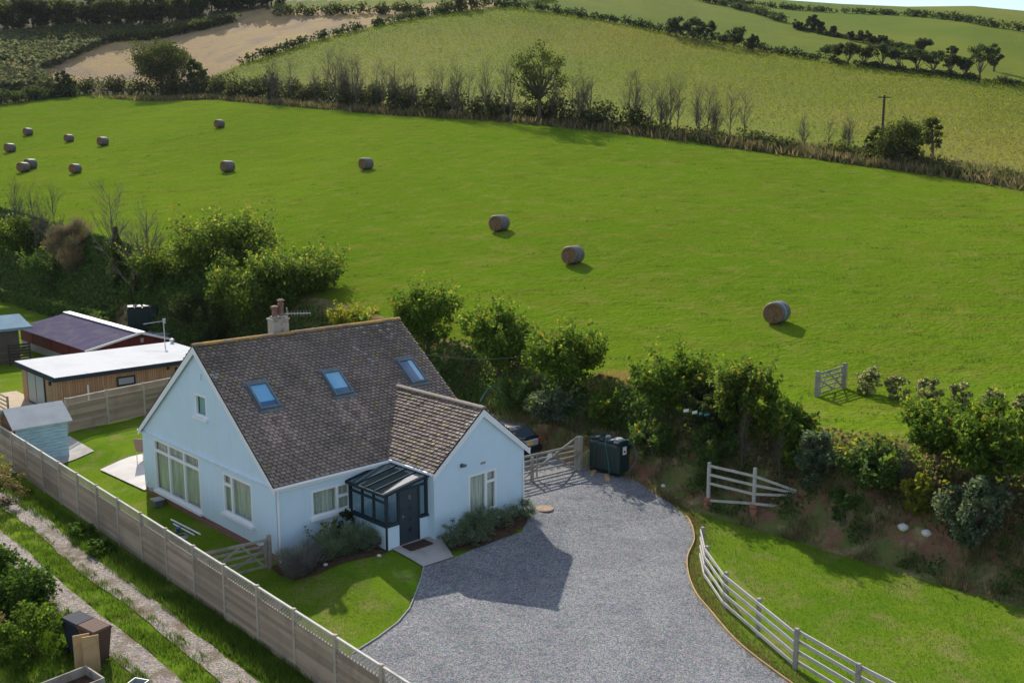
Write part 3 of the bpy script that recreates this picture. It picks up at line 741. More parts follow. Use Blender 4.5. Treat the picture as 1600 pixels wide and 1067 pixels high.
# chimney with two pots
ch = MB(); ch.rbox(3.52, 4.22, 5.70, 6.18, 5.2, 7.12, .02); ch.box(3.49, 4.25, 5.67, 6.21, 7.12, 7.18); ch.rbox(3.57, 4.17, 5.74, 6.14, 7.18, 7.26, .03)
cho = ch.build('chimney', 'chimney_render', house)
pot = MB(); pot.lathe([(.12, 0), (.12, .06), (.10, .1), (.10, .42), (.125, .46), (.125, .5)], (4.02, 5.94, 7.24)); pot.lathe([(.08, .5), (.08, .57), (.15, .59), (.15, .64), (.08, .68)], (4.02, 5.94, 7.24)); pot.build('chimney_pot', 'terracotta', cho, smooth=False)
pot = MB(); pot.lathe([(.12, 0), (.115, .26), (.13, .30), (.13, .34)], (3.73, 5.94, 7.24)); pot.lathe([(.10, .34), (.17, .36), (.15, .42), (.04, .45)], (3.73, 5.94, 7.24)); pot.build('chimney_pot', 'terracotta', cho)
ae = MB(); ae.tube([(4.26, 5.9, 6.8), (4.26, 5.9, 7.55)], .018, 6); ae.tube([(4.16, 5.9, 7.32), (5.25, 5.72, 7.25)], .014, 6)
for i in range(8):
    q = i / 7; c = Vector((4.3, 5.88, 7.31)).lerp(Vector((5.22, 5.725, 7.25)), q); ae.tube([c + Vector((0, 0, -.13)), c + Vector((0, 0, .13))], .006, 4)
ae.build('aerial', 'aerial_metal', cho)
# gable vent, house sign bracket, lamp, boiler flue
mb = MB(); mb.box(-.03, 0.0, 4.95, 5.12, 5.35, 5.6); mb.build('gable_vent', 'render_blue', house)
mb = MB(); mb.box(7.02, 7.25, WV - .02, WV - .0, 2.32, 2.40); mb.build('name_plate', 'concrete', house)
lamp = MB(); lamp.box(6.02, 6.14, WV - .06, WV, 2.42, 2.55); lamp.beam((6.08, WV - .06, 2.5), (6.08, WV - .2, 2.52), .04, .04); lamp.box(6.01, 6.15, WV - .22, WV - .14, 2.47, 2.56); lamp.build('security_lamp', 'slate_lead', house)
mb = MB(); mb.lathe([(.06, 0), (.06, .12), (.03, .16)], (-.12, 10.1, .18), 10); mb.build('flue', 'white_upvc', house)
mb = MB(); mb.box(-.15, -.0, 9.55, 9.95, .0, .06); mb.build('step', 'concrete', house)
# porch in the corner
PU, PV = 2.95, -2.25
zl, zh = 2.03, 2.34
mb = MB(); mb.box(PU, PU + .14, PV, -.003, -.3, .84); mb.box(PU + .14, PU + .55, PV, PV + .14, -.3, .84); mb.build('porch_wall', 'render_blue', house)
mb = MB(); mb.box(4.42, WU0 - .003, PV, PV + .14, -.3, .84); mb.build('porch_wall', 'render_blue', house)
pf = MB(); w = .075
def zr(u): return zl + (zh - zl) * (u - PU) / (WU0 - PU)
pf.box(PU - .06, PU + .16, PV - .06, -.004, .842, .90); pf.box(PU - .06, PU + .52, PV - .063, PV + .16, .838, .898); pf.box(4.42, WU0 - .004, PV - .063, PV + .16, .838, .898)
pf.box(PU + .0, PU + .1, PV, PV + .1, .9, zl); pf.box(PU + .003, PU + .1, -.11, -.004, .9, zl)
for k in (1, 2): y = PV + .1 + (-.11 - PV - .1) * k / 3; pf.box(PU + .006, PU + .09, y - .035, y + .035, .9, zl - .1)
pf.box(PU + .003, PU + .09, PV + .1, -.11, zl - .1, zl); pf.box(PU + .009, PU + .085, PV + .1, -.11, 1.66, 1.73)
pf.box(WU0 - .1, WU0 - .004, PV + .003, PV + .1, .9, zh - .04); pf.box(PU + .52, PU + .60, PV + .006, PV + .1, 0, 2.04); pf.box(4.36, 4.44, PV + .006, PV + .1, 0, 2.04)
pf.box(PU + .1, WU0 - .1, PV + .003, PV + .095, 2.0, 2.07)
pf.add([(PU - .1, PV - .1, zr(PU - .1) - .05), (WU0, PV - .1, zh - .05), (WU0, PV - .1, zh + .06), (PU - .1, PV - .1, zr(PU - .1) + .06), (PU - .1, PV + .0, zr(PU - .1) - .05), (WU0, PV + .0, zh - .05), (WU0, PV + .0, zh + .06), (PU - .1, PV + .0, zr(PU - .1) + .06)],
       [(0, 1, 2, 3), (7, 6, 5, 4), (0, 4, 5, 1), (3, 2, 6, 7), (0, 3, 7, 4), (1, 5, 6, 2)])
pf.box(PU - .14, PU + .02, PV - .1, .0 - .004, zr(PU - .1) - .06, zr(PU - .1) + .04)
pf.box(PU - .002, PU + .055, PV - .004, PV + .06, -.3, .835)
for k in range(5):
    y = PV - .02 + (-.05 - PV) * k / 4; pf.beam((PU - .1, y, zr(PU - .1) + .045), (WU0 - .01, y, zh + .045), .055, .05)
pf.box(WU0 - .09, WU0 - .004, PV, -.004, zh + .02, zh + .07)
pf.build('porch_frame', 'anthracite', house)
g = MB(); g.quad((PU - .1, PV - .05, zr(PU - .1) + .035), (WU0, PV - .05, zh + .035), (WU0, -.02, zh + .035), (PU - .1, -.02, zr(PU - .1) + .035)); g.build('porch_roof', 'roof_glass', house)
g = MB(); g.quad((PU + .05, PV + .1, .9), (PU + .05, -.1, .9), (PU + .05, -.1, zl - .08), (PU + .05, PV + .1, zl - .08))
g.quad((PU + .1, PV + .05, .9), (PU + .52, PV + .05, .9), (PU + .52, PV + .05, 2.0), (PU + .1, PV + .05, 2.0)); g.quad((4.44, PV + .05, .9), (WU0 - .1, PV + .05, .9), (WU0 - .1, PV + .05, 2.0), (4.44, PV + .05, 2.0))
g.quad((PU + .1, PV + .05, 2.06), (WU0 - .1, PV + .05, 2.06), (WU0 - .1, PV + .05, zh - .06), (PU + .1, PV + .05, zl - .02)); g.build('porch_glazing', 'pane_glass', house)
dr = MB(); dr.box(PU + .603, 4.357, PV + .03, PV + .09, .02, 1.995)
for y in (.5, .95, 1.4): dr.box(PU + .68, PU + .80, PV + .018, PV + .029, y - .35, y + .02)
do = dr.build('door', 'door_blue', house)
for z in (.42, .82, 1.22, 1.62):
    g = MB(); g.box(3.93, 4.05, PV + .015, PV + .029, z, z + .16); g.build('pane', 'pane_glass' if z > .5 else 'car_trim', do)
g = MB(); g.box(3.66, 3.70, PV + .01, PV + .029, .92, 1.12); g.box(3.66, 3.80, PV - .02, PV + .01, 1.03, 1.055); g.build('handle', 'chrome', do)
mb = MB(); mb.box(3.2, 4.6, -2.0, -.3, .03, .05); mb.build('porch_floor', 'paving', house)

x, y = P(4.0, -2.62)
mb = MB(); mb.rbox(-.5, .5, -.27, .27, 0, .03, .01); o = mb.build('doormat', 'coir'); o.location = (x, y, Hf(x, y) + .052); o.rotation_euler = (0, 0, ROT); tag(o, 'dark brown doormat in front of the porch door', 'doormat')

# ------------------------------------------------------------------ long panel fence
FG = 'panel fences with trellis tops'
def fence_line(posts, name, label, top=1.32, tre=.34, ptop=1.38, flip=False, dark=1.):
    p0 = posts[0]; root = thing(name, label, 'fence', PL(*p0), ROT); bz = root.location.z
    rnd = random.Random(len(posts))
    loc = lambda u, v: (u - p0[0], v - p0[1])
    zs = [Hf(*P(*p)) - bz for p in posts]; base = -.45
    for (p, z) in zip(posts, zs):
        m = MB(); a, b = loc(*p); m.rbox(a - .055, a + .055, b - .055, b + .055, z - .3, z + ptop + .45, .012, 0, (.44, .37, .29)); m.build('post', 'fence_wood', root, cols=True)
    for i in range(len(posts) - 1):
        a = Vector((*loc(*posts[i]), zs[i])); b = Vector((*loc(*posts[i + 1]), zs[i + 1]))
        d = (b - a); d.z = 0; ln = d.length; d.normalize(); s = Vector((d.y, -d.x, 0))
        a2 = a + d * .06; b2 = b - d * .06
        m = MB(); zt = top + .45; zb = zt - tre
        tone = rnd.uniform(.85, 1.1) * dark
        nb = 10; hh = (zb - .12) / nb
        for k in range(nb):
            z0 = .1 + k * hh; j = rnd.uniform(.72, 1.22) * tone
            wv = [rnd.uniform(-.006, .006) for _ in range(2)]
            q0, q1 = a2 - s * (.012 + wv[0]), b2 - s * (.012 + wv[1])
            c = (.39 * j, .285 * j, .195 * j)
            zz = lambda q, h: Vector((q.x, q.y, q.z + h))
            m.add([zz(q0 + s * .06, z0), zz(q1 + s * .06, z0), zz(q1 + s * .006, z0 + hh + .012), zz(q0 + s * .006, z0 + hh + .012), zz(q0 - s * .01, z0), zz(q1 - s * .01, z0), zz(q1 - s * .006, z0 + hh + .012), zz(q0 - s * .006, z0 + hh + .012)],
                  [(0, 1, 2, 3), (5, 4, 7, 6), (0, 4, 5, 1), (3, 2, 6, 7)], 0, c)
        for h in (.06, zb):
            m.beam(a2 + Vector((0, 0, h)), b2 + Vector((0, 0, h)), .055, .045, 0, (.33 * tone, .28 * tone, .23 * tone))
        for q in (0.01, .5, .99):
            e = a2.lerp(b2, q); m.beam(e + Vector((0, 0, .08)) - s * .045, e + Vector((0, 0, zb)) - s * .045, .03, .04, 0, (.26 * tone, .215 * tone, .17 * tone))
        pn = m.build('panel', 'fence_wood', root, cols=True)
        t = MB(); tc_ = (.46, .39, .31)
        t.beam(a2 + Vector((0, 0, zt)), b2 + Vector((0, 0, zt)), .06, .05, 0, (.55, .52, .47))
        ln2 = (b2 - a2).length; nx = int(ln2 / .14)
        for k in range(-4, nx + 1):
            for sg in (1, -1):
                x0 = k * .14 if sg == 1 else k * .14 + tre; x1 = x0 + sg * tre; za, zbb = zb + .02, zt - .02
                def cl(x, z, X1, Z1):
                    if x < 0: r = (0 - x) / (X1 - x); return 0, z + (Z1 - z) * r
                    if x > ln2: r = (ln2 - x) / (X1 - x); return ln2, z + (Z1 - z) * r
                    return x, z
                if max(x0, x1) <= 0 or min(x0, x1) >= ln2: continue
                c0 = cl(x0, za, x1, zbb); c1 = cl(x1, zbb, x0, za)
                e0 = a2.lerp(b2, c0[0] / ln2) + Vector((0, 0, c0[1])); e1 = a2.lerp(b2, c1[0] / ln2) + Vector((0, 0, c1[1]))
                if (e1 - e0).length > .03: t.beam(e0 + s * (.006 * sg), e1 + s * (.006 * sg), .012, .02, 0, tc_)
        t.build('trellis', 'fence_wood', pn, cols=True)
    return root
lp = [(-3.18 + .02 * v if v > -4 else -3.26 + .028 * (v + 4), v) for v in [-.4 + 2.05 * k for k in range(12, -8, -1)]]
fence_line(lp, 'panel_fence', 'long grey-brown panel fence with trellis top between lane and house')
fence_line([(.85, 21.6), (2.95, 21.75), (5.05, 22.1), (7.15, 22.5), (9.2, 22.9)], 'panel_fence', 'short panel fence with trellis top in front of the timber cabin', dark=.95)

# ------------------------------------------------------------------ gates and rail fences
def gate(name, label, p, q, h=1.15, rails=5, bracing=True, posts=(1, 1), pw=.16, ph=1.35, matn='grey_oak', tall=0., z0=.12, zp=None, zq=None):
    pz = Hf(*P(*p)) if zp is None else zp; qz = Hf(*P(*q)) if zq is None else zq
    root = thing(name, label, 'gate', (*P(*p), pz)); d = Vector((q[0] - p[0], q[1] - p[1], 0)); ln = d.length; d.normalize()
    dz = qz - pz
    pt = lambda s, z: Vector((d.x * s, d.y * s, z + dz * s / ln))
    g0, g1 = pw * .7, ln - pw * .7
    for k in range(rails):
        t = k / (rails - 1); z = z0 + (h - z0) * (t ** .85)
        m = MB(); top = k == rails - 1
        m.beam(pt(g0, z), pt(g1, z + tall * 0), .035, .10 if top else .075); m.build('rail', matn, root)
    for s in (g0 + .04, g1 - .04):
        m = MB(); m.beam(pt(s, z0 - .05), pt(s, h + .03 + (tall if s > ln / 2 else 0)), .05, .085, up=d); m.build('stile', matn, root)
    if bracing:
        off = Vector((-d.y, d.x, 0)) * .035
        segs = [((g0 + .05, z0), (ln * .5, h)), ((g1 - .05, z0), (ln * .5, h))] if bracing == 1 else [((g1 - .05, h + tall * .9), (ln * .30, z0)), ((ln * .5, z0), (ln * .5, h)), ((ln * .62, h), (g1 - .05, z0))]
        if bracing == 3: segs = [((g0 + .1, z0), (ln * .38, h)), ((ln * .38, h), (g1, z0)), ((g0 + .02, h * .75), (ln * .62, z0)), ((ln * .62, z0), (g1, h))]
        for a, b in segs:
            m = MB(); m.beam(pt(*a) + off, pt(*b) + off, .03, .075); m.build('brace', matn, root)
    for k, s in ((0, 0.), (1, ln)):
        if posts[k]:
            m = MB(); c = pt(s, 0); m.rbox(c.x - pw / 2, c.x + pw / 2, c.y - pw / 2, c.y + pw / 2, c.z - .4, c.z + ph, .02); m.build('post', matn, root)
    return root
gate('wooden_gate', 'low grey gate between the panel fence and the front house corner', (-.32, -.02), (-2.75, .55), 1.05, 5, 3, pw=.13, ph=1.22)
dg = gate('wooden_gate', 'five bar gate closing the drive beside the car', (10.0, -.05), (14.6, -.62), 1.15, 5, 2, pw=.24, ph=1.55, tall=.35)
m = MB(); m.rbox(1.93 - .06, 1.93 + .06, -.24 - .16, -.24 - .03, -.1, 1.12, .015); m.build('post', 'grey_oak', dg)
for s, w_, h_, z_, nm in ((2.92, .3, .2, .88, 'notice'), (1.3, .3, .16, .60, 'notice')):
    yy = -.57 / 4.6 * s - .045
    m = MB(); m.box(s - w_ / 2, s + w_ / 2, yy - .01, yy, z_, z_ + h_); m.build(nm, 'label_white', dg)
X1, Y1 = at(1276, 620); X2, Y2 = at(1318, 606)
fa = UV(X1, Y1); fb = UV(X2, Y2)
gate('wooden_gate', 'grey field gate beside the row of round shrubs', fa, fb, 1.08, 5, 3, pw=.2, ph=1.25)

def rails(name, label, posts, zs, nrail, hts, matr='pale_rail', matp='grey_oak', ph=1.2, pw=.12, side=1, sides=None):
    root = thing(name, label, 'fence', (*P(*posts[0]), zs[0])); o = posts[0]
    L = lambda p, z: Vector((p[0] - o[0], p[1] - o[1], z - zs[0]))
    for p, z in zip(posts, zs):
        c = L(p, z); m = MB(); m.rbox(c.x - pw / 2, c.x + pw / 2, c.y - pw / 2, c.y + pw / 2, c.z - .3, c.z + ph, .012); m.build('post', matp, root)
    for i in range(len(posts) - 1):
        a, b = L(posts[i], zs[i]), L(posts[i + 1], zs[i + 1]); d = (b - a).normalized(); s = Vector((-d.y, d.x, 0)).normalized()
        sd = sides[i] if sides else side
        for h in hts:
            m = MB(); m.beam(a + s * (sd * (pw / 2 + .018)) + Vector((0, 0, h)), b + s * (sd * (pw / 2 + .018)) + Vector((0, 0, h)), .036, .095); m.build('rail', matr, root)
    return root
cf = [(11.1, -9.62), (9.75, -10.75), (8.39, -12.41), (7.47, -14.16), (6.55, -15.92), (5.95, -18.0), (5.5, -20.1)]
rails('rail_fence', 'curved pale four-rail fence between gravel drive and lawn', cf, [Hf(*P(*p)) for p in cf], 4, (.2, .5, .8, 1.08), sides=[-1, -1, -1, -1, 1, 1])
# broken corner fence on the bank
pa = UV(*at(1106, 792)); pb = UV(*at(1177, 802))
za, zb_ = Hf(*P(*pa)), Hf(*P(*pb))
cfence = thing('rail_fence', 'grey post and rail fence with dropped rails below the hedge bank', 'fence', (*P(*pa), za))
d = Vector((pb[0] - pa[0], pb[1] - pa[1], 0)); ln = d.length; dn = d.normalized(); dz = zb_ - za
def cbeam(p, q, nm='rail', w=.035, h=.1):
    m = MB(); m.beam(p, q, w, h); m.build(nm, 'pale_rail', cfence)
for s, z in ((0, 0), (ln, dz)):
    m = MB(); c = dn * s; m.rbox(c.x - .06, c.x + .06, c.y - .06, c.y + .06, z + .38, z + 1.85, .012); m.build('post', 'pale_rail', cfence)
f_ = Vector((-.06, -.02, 0))
for h in (1.0, 1.36, 1.72): cbeam(f_ + Vector((0, 0, h)), f_ + dn * ln + Vector((0, 0, dz + h - .2)))
end = dn * ln + Vector((1.3, -1.5, dz))
for h, e in ((1.52, .85), (1.16, .82), (.8, .78)): cbeam(f_ + dn * ln + Vector((0, 0, dz + h)), f_ + end + Vector((0, 0, e)))
cbeam(f_ + Vector((0, 0, .28)), f_ + dn * ln + Vector((0, 0, dz + .42))); cbeam(f_ + dn * ln + Vector((0, 0, dz + .42)), f_ + end + Vector((-.2, .1, .30)))
for p, lab in ((pa, 'rough red stone block under the end post of the corner fence'), (pb, 'rough red stone block under the middle post of the corner fence')):
    m = MB(); m.rbox(-.16, .16, -.15, .15, -.25, .22, .05); m.rbox(-.14, .15, -.13, .15, .22, .42, .05)
    o = m.build('stone_block', 'sandstone'); o.location = (*P(*p), Hf(*P(*p)) - .03); o.rotation_euler = (0, 0, ROT + .4); tag(o, lab, 'stone block', 'red stone blocks')

# ------------------------------------------------------------------ oil tanks
def tank(name, label, p, rz, sx, sy, sz, lids):
    root = thing(name, label, 'oil tank', (*P(*p), Hf(*P(*p))), rz)
    m = MB(); m.rbox(-sx / 2, sx / 2, -sy / 2, sy / 2, .06, sz - .12, .09)
    n = 4
    for i in range(n):
        a = -sy / 2 + sy * i / n + .03; b = a + sy / n - .06; m.rbox(-sx / 2 + .03, sx / 2 - .03, a, b, sz - .13, sz + .0, .05)
        m.rbox(-sx / 2 - .025, -sx / 2 + .06, a + .05, b - .05, .16, sz - .22, .03); m.rbox(sx / 2 - .06, sx / 2 + .025, a + .05, b - .05, .16, sz - .22, .03)
    m.box(-sx / 2 + .05, sx / 2 - .05, -sy / 2 + .05, sy / 2 - .05, 0, .06)
    m.build('shell', 'tank_green', root)
    for (a, r) in lids:
        m = MB(); m.lathe([(r, 0), (r, .06), (r * .7, .1)], (0.0, a, sz - .005), 14); m.build('lid', 'tank_lid', root)
    for a in (-sy / 4, sy / 4 - .05):
        m = MB(); m.box(-sx / 2 + .06, -sx / 2 + .28, a, a + .12, sz, sz + .035); m.build('cap', 'tank_lid', root)
    m = MB(); m.box(-.12, .12, -sy / 2 - .012, -sy / 2 - .0, sz * .62, sz * .62 + .34)
    lb = m.build('label_plate', 'label_white', root); m = MB(); m.box(-.07, .05, -sy / 2 - .016, -sy / 2 - .012, sz * .62 + .08, sz * .62 + .18); m.build('mark', 'label_red', lb)
    return root
tk = (15.33, -1.72)
tank('oil_tank', 'dark green plastic oil tank by the drive gate with hoses over it', tk, ROT, .8, 1.72, 1.52, ((-.55, .2), (.05, .13)))
tank('oil_tank', 'dark green oil tank behind the red-walled outbuilding', UV(*on_line(16.0, 208)), ROT + 1.2, 1.4, 2.3, 2.0, ((.5, .16),))
def hose(name, label, pts, r=.016, matn='hose_teal', n=6):
    m = MB(); m.tube(smooth_path(pts, n), r, 6); return tag(m.build(name, matn, smooth=True), label, 'hose')
def tp(du, dv, z):
    x, y = P(tk[0] + du, tk[1] + dv); return (x, y, Hf(*P(*tk)) + z)
hose('hose', 'thin green hose hanging down the middle of the oil tank front', [tp(.1, -.05, 1.56), tp(-.3, -.08, 1.55), tp(-.44, -.15, 1.35), tp(-.46, -.35, .6), tp(-.55, -.5, .06)])
hose('hose', 'thin dark hose hanging nearer the gate on the oil tank front', [tp(.0, .3, 1.56), tp(-.3, .3, 1.55), tp(-.44, .32, 1.3), tp(-.46, .38, .6), tp(-.5, .52, .1)], .013, 'tank_green')
hose('hose', 'teal hose looping out from the end of the oil tank', [tp(.2, -.7, 1.5), tp(.1, -1.0, 1.58), tp(.15, -1.35, 1.2), tp(.1, -1.4, .8), tp(0, -1.2, .35), tp(-.1, -.95, .1)])
x, y = P(15.0, 2.6)
hx, hy = on_line(15.5, 748); hx2, hy2 = on_line(16.6, 775)
hose('hose', 'teal hose lying up the red bank behind the house', [(hx, hy, z_at(hx, hy, 628)), ((hx + hx2) / 2, (hy + hy2) / 2, z_at(hx, hy, 610)), (hx2, hy2, z_at(hx2, hy2, 606)), (hx2 + .6, hy2 + .3, Hf(hx2 + .6, hy2 + .3))], .03)
for (a, b, lab) in (((14.35, -1.55), (15.05, -1.2), 'short pale plank on the ground at the tank corner'), ((14.3, -2.55), (14.95, -1.9), 'flat reddish plank lying in front of the green oil tank')):
    m = MB(); m.beam(PL(*a, .06), PL(*b, .06), .2, .05); tag(m.build('plank', 'new_timber'), lab, 'plank', 'planks by the tank')
m = MB(); x, y = P(14.72, -.95); m.beam((x, y, 0), (x, y, .75), .06, .06); tag(m.build('stake', 'slate_lead'), 'thin dark stake between the gate post and oil tank', 'stake')

# manhole covers
for (p, r, lab, mn) in (((10.03, -2.95), .33, 'round rusty manhole cover set in the gravel drive', 'rust_iron'), ((-1.75, -2.55), .36, 'round brown manhole cover in the shaded front lawn', 'rust_iron')):
    m = MB(); m.lathe([(r, 0), (r, .012), (r * .93, .02)], (0, 0, 0), 24); m.lathe([(r * 1.12, -.01), (r * 1.12, .006), (r * 1.01, .006)], (0, 0, 0), 24)
    o = m.build('manhole_cover', mn); x, y = P(*p); o.location = (x, y, Hf(x, y) + .035); tag(o, lab, 'manhole cover', 'manhole covers')

# ------------------------------------------------------------------ car behind the gate
car = thing('parked_car', 'dark grey hatchback parked behind the drive gate beside the house', 'car', (*P(14.05, 1.95), Hf(*P(14.05, 1.95)) + .02), ROT)
secs = [(0.0, .45, .62, .62, .70, .62), (.06, .32, .80, .95, .80, .70), (.35, .28, .84, 1.0, .84, .95), (.62, .26, .85, 1.02, .62, 1.36), (.95, .26, .86, 1.02, .60, 1.44), (2.0, .26, .86, 1.0, .60, 1.46), (2.7, .26, .86, .98, .58, 1.40), (3.35, .26, .85, .94, .70, .97), (3.9, .28, .80, .82, .68, .86), (4.1, .38, .68, .66, .60, .70)]
m = MB(); n = 8; vs = []
for (yy, zb0, wd, zbelt, wr, zr_) in secs:
    half = [(wd * .9, zb0), (wd, zb0 + .15), (wd, zbelt - .1), (wd * .96, zbelt), (wr, max(zr_, zbelt + .002)), ]
    ring = [(a, yy, z) for a, z in half] + [(-a, yy, z) for a, z in reversed(half)]
    vs += ring
k = 10; fs = []
for i in range(len(secs) - 1):
    for j in range(k): fs.append((i * k + j, i * k + (j + 1) % k, (i + 1) * k + (j + 1) % k, (i + 1) * k + j))
fs += [tuple(reversed(range(k))), tuple(range((len(secs) - 1) * k, len(secs) * k))]
m.add(vs, fs); m.build('body', 'car_paint', car, smooth=True)
m = MB(); m.add([(-.70, .315, 1.0), (.70, .315, 1.0), (.58, .60, 1.35), (-.58, .60, 1.35)], [(0, 1, 2, 3)]); m.build('rear_window', 'car_glass', car)
m = MB(); m.box(-.82, .82, -.07, .12, .40, .62); m.rbox(-.84, .84, -.05, .2, .30, .55, .04); m.build('bumper', 'car_trim', car)
m = MB(); m.rbox(-.62, .62, -.02, .1, .62, .92, .03); m.build('tailgate', 'car_silver', car)
m = MB(); m.box(-.26, .26, -.035, -.021, .72, .84); m.build('number_plate', 'plate_yellow', car)
for sg in (-1, 1):
    m = MB(); m.rbox(sg * .74 - .09, sg * .74 + .09, .0, .16, .70, .95, .03); m.build('tail_light', 'tail_red', car)
    m = MB(); m.add([(sg * .86, .75, 1.02), (sg * .86, 2.9, .99), (sg * .63, 2.6, 1.36), (sg * .645, .85, 1.38)], [(0, 1, 2, 3)]); m.build('side_window', 'car_glass', car)
    for yy in (.78, 3.3):
        m = MB(); m.tube([(sg * .70, yy, .31), (sg * .88, yy, .31)], .31, 16); wh_ = m.build('wheel', 'car_trim', car); m = MB(); m.tube([(sg * .86, yy, .31), (sg * .89, yy, .31)], .2, 12); m.build('rim', 'chrome', wh_)

# ------------------------------------------------------------------ outbuildings
gz = -.45
cab = thing('timber_cabin', 'long cedar-clad garden cabin with flat white roof', 'cabin', (*P(1.7, 25.1), Hf(*P(1.7, 25.1))))
cz = 2.15 - cab.location.z
m = MB(); m.box(0, 8.9, 0, 5.6, 0, cz - .18); m.build('wall', 'cedar_boards', cab)
m = MB(); m.add([(-.25, -.3, cz), (9.1, -.3, cz), (9.1, 5.9, cz + .05), (-.25, 5.9, cz + .05), (-.25, -.3, cz + .03), (9.1, -.3, cz + .03), (9.1, 5.9, cz + .08), (-.25, 5.9, cz + .08)], [(0, 3, 2, 1), (4, 5, 6, 7), (0, 1, 5, 4), (1, 2, 6, 5), (2, 3, 7, 6), (3, 0, 4, 7)])
for v_ in (1.5, 3.4, 5.3, 7.2): m.box(v_, v_ + .05, -.28, 5.88, cz + .02, cz + .04)
rf = m.build('roof', 'grp_white', cab)
m = MB(); m.box(-.27, 9.12, -.33, -.302, cz - .2, cz + .034); m.box(-.28, -.252, -.3, 5.9, cz - .22, cz + .06); m.box(-.25, 9.1, -.30, -.1, cz - .19, cz - .003); m.box(-.25, -.1, -.1, 5.9, cz - .19, cz - .003); m.build('fascia', 'anthracite', cab)
for (a, b, c, d_) in ((3.15, 4.2, 1.15, 1.68), (6.55, 7.3, .95, 1.75)):
    m = MB(); w = .09
    m.box(a, b, -.04, .0, c, c + w); m.box(a, b, -.04, .0, d_ - w, d_); m.box(a, a + w, -.043, 0, c, d_); m.box(b - w, b, -.043, 0, c, d_); wo = m.build('window', 'anthracite', cab)
    m = MB(); m.box(a + w, b - w, -.02, -.005, c + w, d_ - w); m.build('pane', 'tank_lid', wo)
m = MB(); m.box(6.05, 6.2, -.05, 0, 1.7, 1.86); m.build('vent', 'car_trim', cab)
m = MB(); m.tube([(1.55, -.07, 0), (1.55, -.07, 1.5)], .05, 8); m.build('pipe', 'downpipe_white', cab)
m = MB(); m.box(-.05, 0, 1.9, 4.6, .05, 2.0); do = m.build('door', 'anthracite', cab); m = MB(); m.box(-.06, -.051, 2.0, 3.2, .15, 1.9); m.box(-.06, -.051, 3.3, 4.5, .15, 1.9); m.build('pane', 'tank_lid', do)
m = MB(); m.box(-.1, 0, .95, 1.1, 1.55, 1.75); m.build('lamp', 'car_trim', cab)
ax_, ay_ = 8.2, 4.8
m = MB(); m.tube([(ax_, ay_, cz - .3), (ax_, ay_, cz + 1.75)], .03, 8); m.tube([(ax_ - .95, ay_ + .75, cz + 1.45), (ax_ + .05, ay_, cz + 1.62)], .02, 6)
for i in range(9):
    c = Vector((ax_ - .95, ay_ + .75, cz + 1.45)).lerp(Vector((ax_ + .05, ay_, cz + 1.62)), i / 8); m.tube([c + Vector((-.12, -.16, 0)), c + Vector((.12, .16, 0))], .009, 4)
m.box(ax_ - .05, ax_ + .12, ay_ - .02, ay_ + .02, cz + 1.45, cz + 1.75); m.build('aerial', 'aerial_metal', cab)
m = MB(); m.lathe([(.1, 0), (.1, .15), (.16, .17), (.14, .28), (.04, .33)], (8.9, 5.3, cz + .05), 12); m.build('flue', 'aerial_metal', cab)
# deck with railing
dk = thing('deck', 'raised timber deck with slatted railing at the end of the cabin', 'deck', (*P(-.15, 27.4), Hf(*P(-.15, 27.4))))
m = MB()
for i in range(16): m.box(.0, 2.2, i * .36, i * .36 + .34, .32, .37)
m.build('deck_boards', 'deck_wood', dk)
m = MB(); m.box(-.02, 0, 0, 5.8, .05, .36); m.box(0, 2.2, -.02, 0, .05, .36); m.build('skirt', 'deck_wood', dk)
for (a, b) in ((0, 0), (0, 1.9), (0, 3.8), (0, 5.7), (2.1, 0)):
    m = MB(); m.rbox(a - .05, a + .05, b - .05, b + .05, 0, 1.35, .01); m.build('post', 'deck_wood', dk)
for z in (.6, .83, 1.06, 1.3):
    m = MB(); m.beam((-.04, 0, z), (-.04, 5.75, z), .035, .09); m.build('rail', 'deck_wood', dk)
# small shed
sh = thing('garden_shed', 'small pale blue shed with grey felt roof by the fence', 'shed', (*P(-2.55, 18.45), Hf(*P(-2.55, 18.45))))
e_, r_ = 1.92, 2.55
m = MB(); m.box(.02, 2.3, 0, .03, .05, e_); m.box(2.27, 2.3, .03, 2.0, .05, e_); m.box(.02, 2.27, 1.97, 2.0, .05, e_); m.add([(2.3, 0, e_), (2.3, 2.0, e_), (2.3, 1.0, r_)], [(0, 1, 2)]); m.build('wall', 'blue_boards', sh)
m = MB(); m.add([(0, 0, .05), (0, 2, .05), (0, 2, e_), (0, 1, r_), (0, 0, e_)], [(0, 1, 2, 3, 4)]); m.build('end_wall', 'brown_boards', sh)
m = MB(); sl = (r_ - e_) / 1.0; o_ = .2
for sg, y0 in ((1, 0 - o_), (-1, 2 + o_)):
    z0 = e_ - sl * o_
    m.add([(-.15, y0, z0), (2.5, y0, z0), (2.5, 1, r_), (-.15, 1, r_), (-.15, y0, z0 + .05), (2.5, y0, z0 + .05), (2.5, 1, r_ + .05), (-.15, 1, r_ + .05)], [(0, 1, 2, 3), (4, 5, 6, 7), (0, 1, 5, 4), (0, 3, 7, 4), (1, 2, 6, 5)])
m.build('roof', 'felt_grey', sh)
